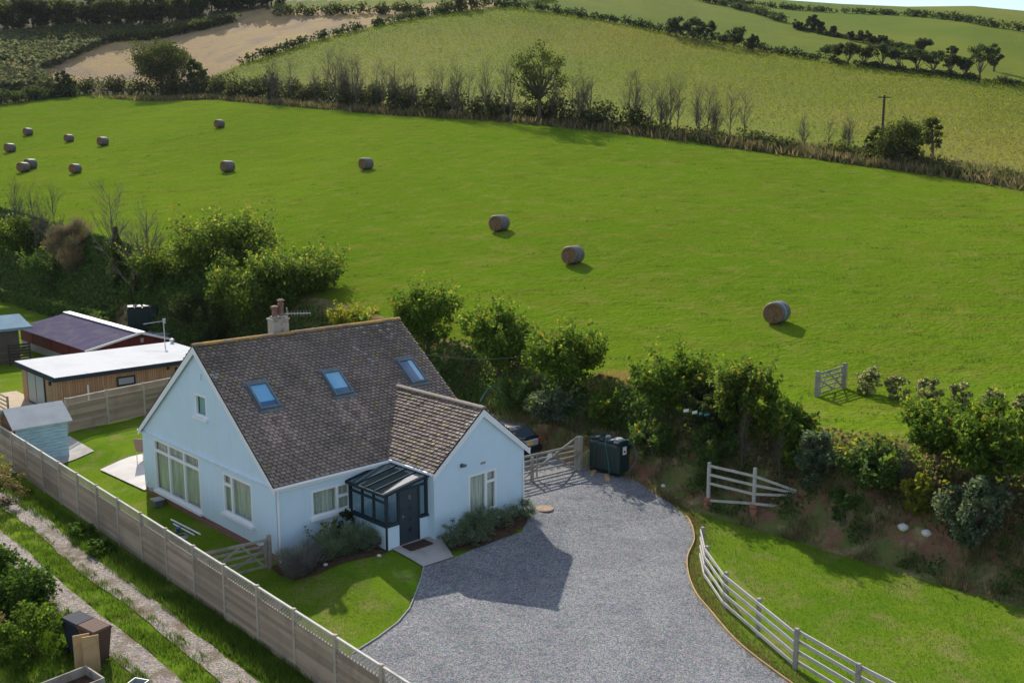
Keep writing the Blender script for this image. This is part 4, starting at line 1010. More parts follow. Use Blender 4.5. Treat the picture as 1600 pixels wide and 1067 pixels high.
# red outbuilding
RU, RVV = 7.35, 35.8
rd = thing('red_outbuilding', 'low red-walled outbuilding with purplish corrugated roof', 'outbuilding', (*P(RU, RVV), Hf(*P(RU, RVV))))
e_, r_, wd, ln_ = 1.45, 2.15, 5.5, 13.
wm = 3.5; e2_ = 1.55
m = MB(); m.add([(0, 0, .55), (0, ln_, .55), (0, ln_, e_), (0, 0, e_)], [(0, 1, 2, 3)]); m.add([(0, 0, .55), (wd, 0, .55), (wd, 0, e2_), (wm, 0, r_), (0, 0, e_)], [(0, 1, 2, 3, 4)]); m.add([(0, ln_, .55), (wd, ln_, .55), (wd, ln_, e2_), (wm, ln_, r_), (0, ln_, e_)], [(4, 3, 2, 1, 0)]); m.add([(wd, 0, .55), (wd, ln_, .55), (wd, ln_, e2_), (wd, 0, e2_)], [(0, 1, 2, 3)])
m.build('wall', 'red_sheet', rd)
m = MB(); m.box(.03, wd - .03, .03, ln_ - .03, -.1, .552); m.build('base_wall', 'concrete', rd)
m = MB(); nn = 170
for sg in (0, 1):
    vs = []
    for i in range(nn + 1):
        y = -.2 + (ln_ + .4) * i / nn; dz_ = .028 * math.cos(i * math.pi * .5 * 2 / 1.0 * .5)
        xe = -.22 if sg == 0 else wd + .22; ze = (e_ if sg == 0 else e2_ - .04) + .01
        vs += [(xe, y, ze + dz_), (wm, y, r_ + .06 + dz_)]
    m.add(vs, [(2 * i, 2 * i + 2, 2 * i + 3, 2 * i + 1) for i in range(nn)])
m.build('roof', 'corrugated', rd)
m = MB(); m.beam((wm, -.25, r_ + .12), (wm, ln_ + .25, r_ + .12), .55, .05)
for a, b in (((-.25, -.24, e_ - .02), (wm, -.24, r_ + .08)), ((wd + .25, -.24, e2_ - .06), (wm, -.24, r_ + .08))): m.beam(a, b, .06, .14)
m.build('ridge_cap', 'white_paint', rd)
m = MB(); m.box(wm - .0, wm + .2, -.06, 0, 1.55, 1.85); m.build('vent', 'concrete', rd)
for yy in (3.4, 6.9, 10.4):
    m = MB(); m.box(-.03, 0, yy - .05, yy + .05, .56, e_); m.build('joint_strip', 'red_sheet', rd)
# old shed at the picture edge
ou, ov = UV(*at(33, 565))
os_ = thing('garden_shed', 'weathered board shed with teal roof beyond the deck', 'shed', (*P(ou, ov), Hf(*P(ou, ov))))
ztop = 2.55
m = MB(); m.box(-6, 0, 0, 4.0, 0, ztop - .05); m.build('wall', 'old_boards', os_)
m = MB(); m.add([(-6.3, -.5, ztop - .12), (.75, -.5, ztop - .12), (.75, 2.0, ztop + .5), (-6.3, 2.0, ztop + .5), (-6.3, 4.4, ztop - .12), (.75, 4.4, ztop - .12)], [(0, 1, 2, 3), (3, 2, 5, 4)]); m.build('roof', 'teal_roof', os_)
m = MB(); m.box(-6.3, .76, -.54, -.505, ztop - .28, ztop - .1); m.box(.755, .79, -.5, 4.4, ztop - .3, ztop - .1); m.build('fascia', 'teal_roof', os_)
m = MB(); m.add([(0.001, 0, ztop - .05), (0.001, 4.0, ztop - .05), (0.001, 2., ztop + .45)], [(0, 1, 2)]); m.build('gable', 'old_boards', os_)
pu, pv = UV(*at(32, 568))
pl_ = thing('slatted_panel', 'dark slatted timber panel leaning by the weathered shed', 'panel', (*P(pu, pv - .6), Hf(*P(pu, pv - .6))))
m = MB()
for i in range(7): m.box(-.9, .55, -.02, .02, .12 + i * .2, .25 + i * .2)
m.build('slats', 'pole_wood', pl_)
for a in (-.85, .45):
    m = MB(); m.box(a, a + .08, .021, .06, .0, 1.5); m.build('batten', 'pole_wood', pl_)
cx, cy = on_line(15.4, 238)
m = MB(); m.rbox(-.5, .5, -.35, .35, 0, .85, .03); o = m.build('concrete_block', 'concrete'); o.location = (cx, cy, Hf(cx, cy)); o.rotation_euler = (0, 0, ROT); tag(o, 'pale concrete block beside the far green oil tank', 'block')
m = MB(); m.lathe([(.28, 0), (.33, .5), (.35, .52)], (0, 0, 0), 16); o = m.build('bucket', 'plastic_blue'); cx, cy = on_line(15., 222); o.location = (cx, cy, Hf(cx, cy) + .35); tag(o, 'blue tub in front of the far green oil tank', 'tub')

# ------------------------------------------------------------------ bits by the house wall
m = MB(); x, y = P(-.33, 8.7); root = thing('drain_box', 'small grey box standing by the house wall under the big window', 'box', (x, y, Hf(x, y)))
m.rbox(-.18, .18, -.2, .2, 0, .28, .03); m.build('box_body', 'slate_lead', root); m = MB(); m.rbox(-.22, .22, -.24, .24, .281, .34, .02); m.build('box_lid', 'concrete', root)
for k, (a, b, r, lab) in enumerate((((-.62, 6.9), (-.55, 4.6), .032, 'longer white pipe lying on the grass by the brick plinth'), ((-.80, 6.3), (-.72, 4.75), .028, 'shorter white pipe lying beside the longer one'))):
    m = MB(); m.tube([PL(*a, .06 + .05 * k), PL(*b, .06)], r, 8); tag(m.build('pipe', 'white_upvc'), lab, 'pipe', 'white pipes by the house')
m = MB(); m.lathe([(.09, 0), (.12, .02), (.07, .05), (.07, .1), (.12, .13), (.09, .15)], (0, 0, 0), 14); o = m.build('hose_reel', 'plastic_blue'); o.location = PL(-.95, 5.6, .05); tag(o, 'blue reel lying on the grass beside white pipes', 'reel')
m = MB()
for i in range(9):
    rr = .26 - .012 * i; m.tube([Vector((rr * math.cos(t), rr * math.sin(t), .02 + .012 * i)) for t in np.linspace(0, 6.28, 18)], .008, 4)
o = m.build('wire_coil', 'aerial_metal'); o.location = PL(-1.1, 5.0, .0); tag(o, 'loose coil of grey wire on the grass beside the blue reel', 'wire coil')
chx, chy = P(1.55, 14.1)
chr_ = thing('patio_chair', 'brown patio chair half hidden at the house corner', 'chair', (chx, chy, Hf(chx, chy) + .06), ROT + 2.2)
m = MB(); m.rbox(-.28, .28, -.28, .28, .40, .46, .02); m.build('seat', 'cushion', chr_)
m = MB(); m.add([(-.27, .24, .46), (.27, .24, .46), (.27, .40, 1.05), (-.27, .40, 1.05), (-.27, .28, .46), (.27, .28, .46), (.27, .44, 1.05), (-.27, .44, 1.05)], [(0, 1, 2, 3), (4, 5, 6, 7), (0, 1, 5, 4), (2, 3, 7, 6), (0, 3, 7, 4), (1, 2, 6, 5)]); m.build('backrest', 'cushion', chr_)
for a in (-.25, .25):
    for b in (-.25, .25):
        m = MB(); m.tube([(a, b, 0), (a, b, .4)], .02, 6); m.build('leg', 'aerial_metal', chr_)

# ------------------------------------------------------------------ bins and clutter by the lane
def bin_(label, p, rz, bodym, lidm):
    root = thing('wheelie_bin', label, 'bin', (*P(*p), Hf(*P(*p))), rz, 'wheelie bins by the lane')
    m = MB(); vs = []
    for z, a, b in ((.06, .21, .24), (.55, .25, .29), (.95, .28, .34), (1.0, .30, .36)):
        vs += [(-a, -b, z), (a, -b, z), (a, b, z), (-a, b, z)]
    m.add(vs, [(3, 2, 1, 0), (12, 13, 14, 15)] + [(i * 4 + k, i * 4 + (k + 1) % 4, i * 4 + 4 + (k + 1) % 4, i * 4 + 4 + k) for i in range(3) for k in range(4)]); m.build('bin_body', bodym, root)
    m = MB(); m.add([(-.31, -.38, 1.0), (.31, -.38, 1.0), (.31, .38, 1.03), (-.31, .38, 1.03), (-.27, -.33, 1.05), (.27, -.33, 1.05), (.27, .34, 1.10), (-.27, .34, 1.10)], [(3, 2, 1, 0), (4, 5, 6, 7), (0, 1, 5, 4), (1, 2, 6, 5), (2, 3, 7, 6), (3, 0, 4, 7)]); m.build('lid', lidm, root)
    m = MB(); m.tube([(-.26, .43, 1.0), (.26, .43, 1.0)], .025, 8); m.build('handle', bodym, root)
    for sg in (-1, 1):
        m = MB(); m.tube([(sg * .22, .26, .11), (sg * .28, .26, .11)], .11, 12); m.build('wheel', 'car_trim', root)
    return root
bin_('brown wheelie bin with brown lid beside the lane', (-7.0, -2.15), ROT + .25, 'bin_brown', 'bin_brown')
bin_('black wheelie bin standing behind the brown one', (-7.15, -1.35), ROT + .25, 'bin_black', 'bin_black')
def board(label, base, lean, w, h, rz, matn):
    w, h, rz = .42, 1.05, .45
    m = MB(); m.box(-w / 2, w / 2, -.02, .02, 0, h); o = m.build('board', matn); o.location = base; o.rotation_euler = (lean, 0, rz); tag(o, label, 'board', 'boards leaning on the bin'); return o
board('nearer pale board leaning against the brown bin', PL(-7.35, -2.75), -.10, .26, .85, ROT + .9, 'new_timber')
board('farther pale board leaning between the bin and the bush', PL(-7.5, -2.5), -.13, .24, .9, ROT + .9, 'new_timber')
tr = thing('timber_planter', 'open timber box with pale boards below the bins', 'box', PL(-8.5, -3.75), ROT + .1)
m = MB(); m.box(-.9, .9, -.5, -.46, 0, .55); m.box(-.9, .9, .46, .5, 0, .55); m.box(-.9, -.86, -.46, .46, 0, .55); m.box(.86, .9, -.46, .46, 0, .55); m.build('sides', 'grey_oak', tr)
m = MB(); m.box(-.86, .86, -.46, .46, .02, .3); m.build('filling', 'soil', tr)
tr = thing('crate', 'pale grey crate with open top at the lane edge below the bins', 'crate', PL(-7.1, -4.85), ROT + .5)
m = MB(); m.box(-.35, .35, -.22, -.2, 0, .4); m.box(-.35, .35, .2, .22, 0, .4); m.box(-.35, -.33, -.2, .2, 0, .4); m.box(.33, .35, -.2, .2, 0, .4); m.box(-.33, .33, -.2, .2, 0, .1); m.build('sides', 'tank_lid', tr)

# stones on the bank, stones along the bed
def stone(label, px, py, r, matn='white_stone', group='pale stones'):
    x, y = at(px, py); rn = random.Random(int(px)); m = bmesh.new(); bmesh.ops.create_icosphere(m, subdivisions=2, radius=r)
    for v in m.verts: v.co *= rn.uniform(.85, 1.12); v.co.z *= .75
    me = bpy.data.meshes.new('stone'); m.to_mesh(me); m.free(); me.materials.append(MATS[matn]); o = bpy.data.objects.new('stone', me); COL.objects.link(o)
    o.location = (x, y, Hf(x, y) + r * .35); tag(o, label, 'stone', group)
stone('white rounded stone on the red earth bank, farther from the drive fence', 1448, 836, .17); stone('white rounded stone on the red earth bank, nearer the corner fence', 1411, 827, .19)
stone('small white stone at the edge of the lavender bed', 509, 884, .08); stone('small white stone below the porch wall', 592, 869, .08); stone('pale stone in the grass by the gravel and oil tank', 1036, 760, .1)

# ------------------------------------------------------------------ bales
BG = 'round bales in the green field'
bale = None
def make_bale(label, loc, rz):
    root = thing('hay_bale', label, 'bale', loc, rz, BG); r, l = .65, .62
    m = MB(); vs = []; n = 28; prof = [(-l, r - .05), (-l + .05, r), (-l * .3, r + .012), (l * .3, r + .008), (l - .05, r), (l, r - .05)]
    for yy, rr in prof:
        for k in range(n): a = 2 * math.pi * k / n; q = rr * (1 - (.035 if math.sin(a) < -.9 else 0)); vs.append((q * math.cos(a), yy, r + q * math.sin(a) - .03))
    m.add(vs, [(i * n + k, i * n + (k + 1) % n, (i + 1) * n + (k + 1) % n, (i + 1) * n + k) for i in range(len(prof) - 1) for k in range(n)]); m.build('net_wrap', 'bale_net', root, smooth=True)
    for sg in (-1, 1):
        m = MB(); vs = []
        for rr, yy in ((r - .052, l - .004), (r * .7, l + .01), (r * .35, l - .01), (.04, l - .04)):
            for k in range(n): a = 2 * math.pi * k / n; vs.append((rr * math.cos(a), sg * yy, r + rr * math.sin(a) - .03))
        m.add(vs, [(i * n + k, i * n + (k + 1) % n, (i + 1) * n + (k + 1) % n, (i + 1) * n + k) for i in range(3) for k in range(n)] + [tuple(range(3 * n, 4 * n))]); m.build('bale_face', 'bale_end', root)
    return root
BL = [((1213, 504), 'nearest bale, with bright side and a blue band, above the field gate', -36), ((895, 412), 'large bale standing alone, second nearest, above the middle hedge trees', -35), ((780, 361), 'bale in mid field, third nearest, up the slope from the second', -35),
      ((572, 265), 'lone bale in the upper middle of the field above the house roof', -40), ((356, 269), 'bale above the big dark bushes, directly below the bale near the oak', -40), ((343, 200), 'bale near the oak, far up the slope and alone', -30),
      ((161, 228), 'right-hand of the two bales in the upper left row', -30), ((108, 222), 'left-hand of the two bales in the upper left row', -30), ((44, 212), 'farthest bale of the left cluster, above the paired bales', -30),
      ((16, 238), 'leftmost bale, at the edge of the picture', -30), ((37, 269), 'front bale of the touching pair', -20), ((48, 264), 'rear bale of the touching pair', -30), ((118, 271), 'bale right of the touching pair, above the bare trees', -20),
      ((1103, 224), 'bale with white top rim against the far hedge below bare trees', -12), ((709, 184), 'small dark bale half in the rough grass under the white-stemmed tree', -20), ((203, 147), 'small bale at the far hedge left of the rounded oak', -10)]
for i, ((px, py), lab, an) in enumerate(BL):
    x, y = at(px, py); loc = (x, y, Hf(x, y)); rz = R(an)
    if bale is None: bale = make_bale(lab, loc, rz); m = MB(); vs = []; n = 28
    else: dup(bale, loc, rz, lab, (random.uniform(.93, 1.06),) * 3)
    if i == 0:
        m = MB(); ring = [Vector((.668 * math.cos(t), 0, .62 + .668 * math.sin(t))) for t in np.linspace(0, 2 * math.pi, 29)]
        vs = [(p.x, yy, p.z) for p in ring for yy in (-.30, -.18)]; m.add(vs, [(2 * k, 2 * k + 1, 2 * k + 3, 2 * k + 2) for k in range(28)])
        first = bale
        band = m
band.build('twine_band', 'twine_blue', first)

# ------------------------------------------------------------------ foliage
def leaf_quads(pts, size, rng, up=.5, aspect=.55):
    n = len(pts); N = rng.normal(size=(n, 3)); N[:, 2] = np.abs(N[:, 2]) * (.6 + up); N /= np.linalg.norm(N, axis=1, keepdims=True)
    T = rng.normal(size=(n, 3)); T -= N * (T * N).sum(1, keepdims=True); T /= np.linalg.norm(T, axis=1, keepdims=True)
    B = np.cross(N, T); s = (size * rng.uniform(.6, 1.35, n))[:, None]
    v = np.empty((n, 4, 3)); v[:, 0] = pts - T * s * .5; v[:, 1] = pts + B * s * aspect * .5 + N * s * .08; v[:, 2] = pts + T * s * .5 - N * s * .1; v[:, 3] = pts - B * s * aspect * .5 + N * s * .08
    return v.reshape(-1, 3)
PAL = {
    'hawthorn': [((0.059, 0.107, 0.016), 5), ((0.088, 0.153, 0.020), 4), ((0.134, 0.204, 0.027), 2.5), ((0.210, 0.245, 0.032), .8), ((0.143, 0.102, 0.027), .25)],
    'oakish': [((.045, .062, .017), 5), ((.065, .085, .02), 3), ((.10, .11, .03), 1)],
    'bigbush': [((0.055, 0.092, 0.018), 4), ((0.084, 0.133, 0.023), 4), ((0.143, 0.194, 0.032), 2), ((0.210, 0.194, 0.032), .5)],
    'dark': [((0.037, 0.056, 0.020), 5), ((0.062, 0.081, 0.025), 3)],
    'farhedge': [((.065, .08, .028), 5), ((.09, .105, .035), 3), ((.13, .125, .05), 1)],
    'darkhedge': [((.045, .055, .022), 5), ((.065, .075, .028), 3), ((.09, .085, .04), 1)],
    'bramble': [((0.059, 0.112, 0.023), 4), ((0.092, 0.158, 0.032), 3), ((0.126, 0.184, 0.063), 1.5), ((0.126, 0.117, 0.054), .8)],
    'grey': [((0.101, 0.142, 0.088), 4), ((0.162, 0.203, 0.135), 3), ((0.068, 0.101, 0.054), 2), ((0.230, 0.216, 0.108), .5)],
    'sage': [((0.162, 0.203, 0.138), 4), ((0.244, 0.283, 0.194), 2), ((0.097, 0.138, 0.082), 2)],
    'lavender': [((0.199, 0.186, 0.227), 3), ((0.160, 0.199, 0.133), 3), ((0.266, 0.227, 0.319), 2)],
    'rosemary': [((0.156, 0.213, 0.143), 4), ((0.257, 0.314, 0.213), 2), ((0.101, 0.143, 0.086), 2)],
    'variegated': [((.09, .13, .05), 4), ((.28, .30, .17), 3), ((.42, .40, .22), 2), ((.34, .20, .08), .5)],
    'dry': [((0.200, 0.150, 0.088), 4), ((0.125, 0.106, 0.056), 3), ((0.088, 0.106, 0.037), 3), ((0.250, 0.188, 0.106), 1)],
    'straw': [((.38, .28, .12), 4), ((.28, .20, .09), 3), ((.20, .19, .06), 1)],
    'twig': [((.15, .12, .10), 3), ((.10, .08, .065), 3), ((.10, .10, .045), 1)],
    'gold': [((.26, .25, .03), 3), ((.17, .21, .03), 4), ((.28, .19, .03), .6)],
    'verge': [((.075, .14, .016), 4), ((.11, .18, .02), 4), ((.05, .10, .012), 3), ((.17, .19, .05), .8)],
    'weed': [((.05, .10, .018), 4), ((.085, .15, .022), 4), ((.035, .07, .015), 2)],
    'maize': [((0.162, 0.209, 0.016), 4), ((0.186, 0.220, 0.020), 3), ((0.142, 0.193, 0.014), 3), ((0.235, 0.242, 0.032), 1.2), ((0.098, 0.143, 0.014), 1)],
    'scrub': [((.085, .105, .055), 4), ((.125, .145, .08), 3), ((.15, .125, .08), 1.5)],
}
def pick(pal, n, rng, jit=.18):
    c = np.array([p[0] for p in PAL[pal]]); w = np.array([p[1] for p in PAL[pal]], float); w /= w.sum()
    out = c[rng.choice(len(c), n, p=w)] * rng.uniform(1 - jit, 1 + jit, (n, 1)); return out
def crown_pts(env, nclump, nleaf, rng, cr, inner=.5, sprigs=0):
    """leaf points in clumps through a union of ellipsoids (cx,cy,cz,rx,ry,rz)"""
    env = np.array(env, float); vol = env[:, 3] * env[:, 4] * env[:, 5]; vol = vol / vol.sum()
    k = rng.choice(len(env), nclump, p=vol); d = rng.normal(size=(nclump, 3)); d /= np.linalg.norm(d, axis=1, keepdims=True)
    rad = inner + (1 - inner) * rng.uniform(0, 1, nclump) ** .45
    rad *= rng.uniform(.88, 1.1, nclump)
    C = env[k, :3] + d * env[k, 3:] * rad[:, None]
    r = cr * rng.uniform(.55, 1.25, nclump)
    wgt = r ** 2; wgt /= wgt.sum(); j = rng.choice(nclump, nleaf, p=wgt)
    q = rng.normal(size=(nleaf, 3)); q /= np.linalg.norm(q, axis=1, keepdims=True); q *= (rng.uniform(0, 1, nleaf) ** .5)[:, None]
    pts = C[j] + q * r[j][:, None] * np.array([1, 1, .8])
    cl = C
    if sprigs:
        zc = np.quantile(C[:, 2], .35); top = C[C[:, 2] >= zc]; cen = C.mean(0); ns = sprigs * 5
        b = top[rng.integers(0, len(top), ns)]; m = 9; out_ = b - cen; out_ /= np.linalg.norm(out_, axis=1, keepdims=True) + 1e-6
        dirs = rng.normal(size=(ns, 3)) * .3 + out_ * .75; dirs[:, 2] = np.abs(dirs[:, 2]) * .6 + .75; dirs /= np.linalg.norm(dirs, axis=1, keepdims=True)
        L = cr * rng.uniform(1.0, 2.3, ns); t = np.linspace(.25, 1, m)
        sp = b[:, None] + dirs[:, None] * (L[:, None] * t)[..., None] + rng.normal(size=(ns, m, 3)) * cr * (.20 - .13 * t)[None, :, None]
        pts = np.vstack([pts, sp.reshape(-1, 3)])
    return pts, cl
def trunk_mesh(mb, h, r, targets, rng, fork=.35, lean=(0, 0)):
    f = Vector((lean[0], lean[1], h * fork)); mb.tube([(0, 0, -.3), (lean[0] * .3, lean[1] * .3, h * fork * .5), f], [r * 1.25, r, r * .8], 8)
    for t in targets:
        t = Vector(t); mid = f.lerp(t, .5) + Vector(rng.normal(size=3) * .06 * h); mid.z += .04 * h
        mb.tube([f, mid, t], [r * .55, r * .3, r * .08], 5)
SEED = [100]
def tree(name, label, cat, x, y, h, w, pal, leaf=.16, nleaf=7000, nclump=60, cr=None, env=None, trunk=.12, low=.12, group=None, sprigs=0, limbs=7, fork=.3, dz=0., inner=.5, up=.4, depth=None, matb='bark'):
    SEED[0] += 1; rng = np.random.default_rng(SEED[0])
    root = thing(name, label, cat, (x, y, Hf(x, y) + dz), 0, group)
    r = w / 2; dp = (depth or w) / 2; cr = cr or r * .27
    if env is None:
        cz = h * (1 + low) / 2; rz = h * (1 - low) / 2 - cr * .5
        env = [(0, 0, cz, r * .82, dp * .82, rz)]
        for i in range(4):
            a = rng.uniform(0, 6.28); env.append((math.cos(a) * r * .42, math.sin(a) * dp * .42, cz + rng.uniform(-.45, .45) * rz, r * rng.uniform(.4, .6), dp * rng.uniform(.4, .6), rz * rng.uniform(.4, .6)))
    pts, C = crown_pts(env, nclump, nleaf, rng, cr, inner, sprigs)
    pts[:, 2] = np.maximum(pts[:, 2], .05)
    cols = pick(pal, len(pts), rng)
    if sprigs and pal != 'dark': g_ = pick('gold', len(pts) - nleaf, rng); k_ = np.repeat(rng.uniform(size=(len(pts) - nleaf) // 9) < .22, 9)[:, None]; cols[nleaf:] = np.where(k_, g_, cols[nleaf:] * 1.15)
    m = MB(); tg = C[rng.choice(len(C), min(limbs, len(C)), replace=False)]
    trunk_mesh(m, h, trunk, tg, rng, fork); m.build('trunk', matb, root)
    np_mesh('crown', leaf_quads(pts, leaf, rng, up), 4, 'leaf', cols, root)
    return root
def shrub(name, label, u, v, h, w, pal, leaf=.07, nleaf=2200, group=None, d=None, spiky=0., cat='shrub', xy=None, dz=0.):
    SEED[0] += 1; rng = np.random.default_rng(SEED[0]); x, y = xy or P(u, v)
    root = thing(name, label, cat, (x, y, Hf(x, y) + dz), ROT, group)
    r = w / 2; dd = (d or w) / 2
    env = [(0, 0, h * .42, r * .85, dd * .85, h * .5)] + [(rng.uniform(-.4, .4) * r, rng.uniform(-.4, .4) * dd, h * rng.uniform(.35, .6), r * .55, dd * .55, h * .38) for _ in range(4)]
    pts, C = crown_pts(env, 46, nleaf, rng, min(r, h) * .26, .6)
    pts[:, 2] = np.abs(pts[:, 2]) + .02
    cols = pick(pal, len(pts), rng)
    if spiky:
        n = len(pts); d_ = rng.normal(size=(n, 3)) * .5; d_ += (pts - np.array([0, 0, h * .1])) / np.array([r, dd, h]) * 1.2; d_[:, 2] = np.abs(d_[:, 2]) + .3; d_ /= np.linalg.norm(d_, axis=1, keepdims=True)
        s = rng.normal(size=(n, 3)); s -= d_ * (s * d_).sum(1, keepdims=True); s /= np.linalg.norm(s, axis=1, keepdims=True)
        L = (spiky * rng.uniform(.5, 1.2, n))[:, None]; vv = np.empty((n, 4, 3)); wv = leaf * .5
        vv[:, 0] = pts - s * wv * .3; vv[:, 1] = pts + s * wv * .3; vv[:, 2] = pts + d_ * L + s * wv * .15; vv[:, 3] = pts + d_ * L - s * wv * .15
        quads = vv.reshape(-1, 3)
    else: quads = leaf_quads(pts, leaf, rng, .4)
    m = MB(); trunk_mesh(m, h, .025, C[:5], rng, .15); m.build('stem', 'bark', root)
    np_mesh('foliage', quads, 4, 'leaf', cols, root)
    return root

# hedge trees along the top of the bank: (bearing, u, top, width px, name, label)
HT = 'young trees along the garden bank'
def ht(px, u, ytop, wpx, label, pal='hawthorn', n=8200, low=.1, leaf=.19, sprigs=26, group=HT, name='hedge_tree', cat='tree', nclump=64, trunk=.11, **kw):
    x, y = on_line(u, px); z0 = Hf(x, y); zt = z_at(x, y, ytop); w = wpx * px_m(y)
    return tree(name, label, cat, x, y, zt - z0, w, pal, leaf, n, nclump, trunk=trunk, low=low, group=group, sprigs=sprigs, **kw)
ht(665, 19.2, 442, 118, 'leafy tree on the bank just behind the house ridge end')
ht(778, 18.6, 474, 128, 'leafy tree on the bank with visible trunk, second from the house ridge', low=.18)
ht(888, 18.2, 512, 138, 'leafy tree on the bank above the wing roof and car, with a side branch', low=.2)
ht(1060, 18.4, 545, 140, 'broad yellow-tipped tree on the bank above the green oil tank', n=9500)
ht(1185, 17.8, 566, 125, 'tall bushy tree on the bank above the corner fence', n=8500, pal='bigbush')
ht(1120, 17.6, 600, 110, 'dark inner tree between the oil tank tree and corner fence tree', n=5200, pal='dark', sprigs=6)
ht(1252, 17.8, 632, 95, 'low leafy tree left of the field gate over the corner fence', n=4600, sprigs=10)
ht(1500, 18.2, 632, 125, 'open dark tree right of the round shrubs with lawn showing below', n=7000, low=.3, leaf=.18)
ht(1592, 18.0, 628, 130, 'dense dark tree at the right edge above the bank', n=8200, leaf=.18)
ht(865, 16.8, 600, 95, 'pale leaved shrub below the wing-roof tree on the bank', pal='grey', n=3600, sprigs=4, name='shrub', cat='shrub', low=-.12)
ht(1298, 16.9, 672, 82, 'rounded grey-green shrub beside the corner fence end', pal='grey', n=5200, sprigs=4, name='shrub', cat='shrub', leaf=.14, low=-.12)
ht(1395, 17.4, 692, 120, 'low grey-brown hedge shrub below the upper lawn', pal='bramble', n=4200, sprigs=8, name='shrub', cat='shrub', low=-.12)
ht(1565, 16.6, 735, 120, 'grey-green shrub on the bank at the right edge', pal='grey', n=5200, sprigs=4, name='shrub', cat='shrub', leaf=.14, low=-.12)
ht(1468, 17.0, 742, 56, 'small yellow-green sapling on the red bank', pal='gold', n=900, sprigs=10, name='shrub', cat='shrub', low=-.12)
ht(545, 19.6, 474, 80, 'yellow-green bush showing over the roof ridge by the chimney', pal='gold', n=2600, sprigs=14, name='shrub', cat='shrub', low=.0, dz=-.2)
# big bushes on the left
BB = 'big bushes behind the outbuildings'
ht(345, 20.5, 338, 185, 'huge rounded dark bush, topmost of the mass behind the cabin', 'bigbush', 15000, .0, .26, 30, BB, 'large_bush', 'bush', 110, cr=1.15)
ht(455, 20.5, 392, 165, 'huge yellow-tipped bush behind the house chimney', 'bigbush', 13000, .0, .25, 30, BB, 'large_bush', 'bush', 100, cr=1.0)
ht(400, 18.6, 398, 190, 'dark bush in front of the huge pair behind the cabin', 'bigbush', 14000, .0, .24, 14, BB, 'large_bush', 'bush', 80, cr=.95)
ht(262, 18.6, 392, 150, 'dark bush above the far green oil tank', 'bigbush', 12000, .0, .25, 14, BB, 'large_bush', 'bush', 80, cr=1.0)
ht(300, 17.2, 455, 110, 'low shaded bush behind the cabin aerial', 'dark', 6000, .0, .22, 4, BB, 'large_bush', 'bush', 60)
ht(35, 17.6, 335, 110, 'dark green bush at the foot of the left bare trees', 'bigbush', 7500, .0, .28, 8, BB, 'large_bush', 'bush', 70, cr=1.1)
ht(62, 16.2, 385, 75, 'bright green bush below the left bare trees', 'bramble', 4200, .0, .25, 8, BB, 'large_bush', 'bush', 50)
ht(-20, 17.4, 330, 110, 'dark bush cut by the left picture edge', 'dark', 6000, .0, .28, 6, BB, 'large_bush', 'bush', 60)
ht(318, 15.6, 470, 70, 'small dark bush right of the far oil tank', 'dark', 3200, -.05, .2, 4, BB, 'large_bush', 'bush', 40)
ht(1262, 17.3, 690, 60, 'dark leafy shrub behind the dropped rails of the corner fence', 'hawthorn', 2600, -.05, .16, 6, 'shrubs on the bank', 'shrub', 'shrub', 36)
ht(1130, 16.8, 660, 90, 'brownish low shrub behind the end post of the corner fence', 'bramble', 2600, -.05, .16, 6, 'shrubs on the bank', 'shrub', 'shrub', 36)
ht(1030, 16.6, 655, 80, 'low green shrub on the bank right of the near oil tank', 'bramble', 2600, -.05, .16, 6, 'shrubs on the bank', 'shrub', 'shrub', 36)
ht(955, 17.2, 612, 70, 'low green shrub on the bank above the near oil tank', 'hawthorn', 2400, -.05, .16, 6, 'shrubs on the bank', 'shrub', 'shrub', 36)
ht(1350, 16.2, 760, 60, 'straggly green plant on the red bank below the low hedge shrub', 'bramble', 1500, -.05, .14, 4, 'shrubs on the bank', 'shrub', 'shrub', 26)
ht(820, 17.4, 585, 80, 'low bush between the second and third bank trees', 'bramble', 2600, -.05, .16, 6, 'shrubs on the bank', 'shrub', 'shrub', 36)
# pale stems among the bank trees
def stems(label, px, u, ytop, k):
    x, y = on_line(u, px); bare('bare_sapling', label, x, y, z_at(x, y, ytop) - Hf(x, y), k, 'bare saplings on the bank', .8)
# round variegated shrubs in the row by the field gate
VG = 'round variegated shrubs in a row'
for px, py, top, w, lab in ((1355, 616, 572, 48, 'round cream-tipped shrub next to the field gate post'), (1402, 625, 584, 40, 'round cream-tipped shrub, second from the field gate'), (1450, 633, 588, 46, 'round cream-tipped shrub, third from the field gate'), (1500, 640, 597, 46, 'round cream-tipped shrub, fourth from the field gate'), (1548, 650, 605, 44, 'round cream-tipped shrub, fifth from the field gate'), (1598, 660, 612, 40, 'round cream-tipped shrub at the far end of the row')):
    x, y = at(px, py); shrub('round_shrub', lab, 0, 0, (z_at(x, y, top) - Hf(x, y)) * 1.03, w * px_m(y) * .98, 'variegated', .13, 2000, VG, xy=(x, y))
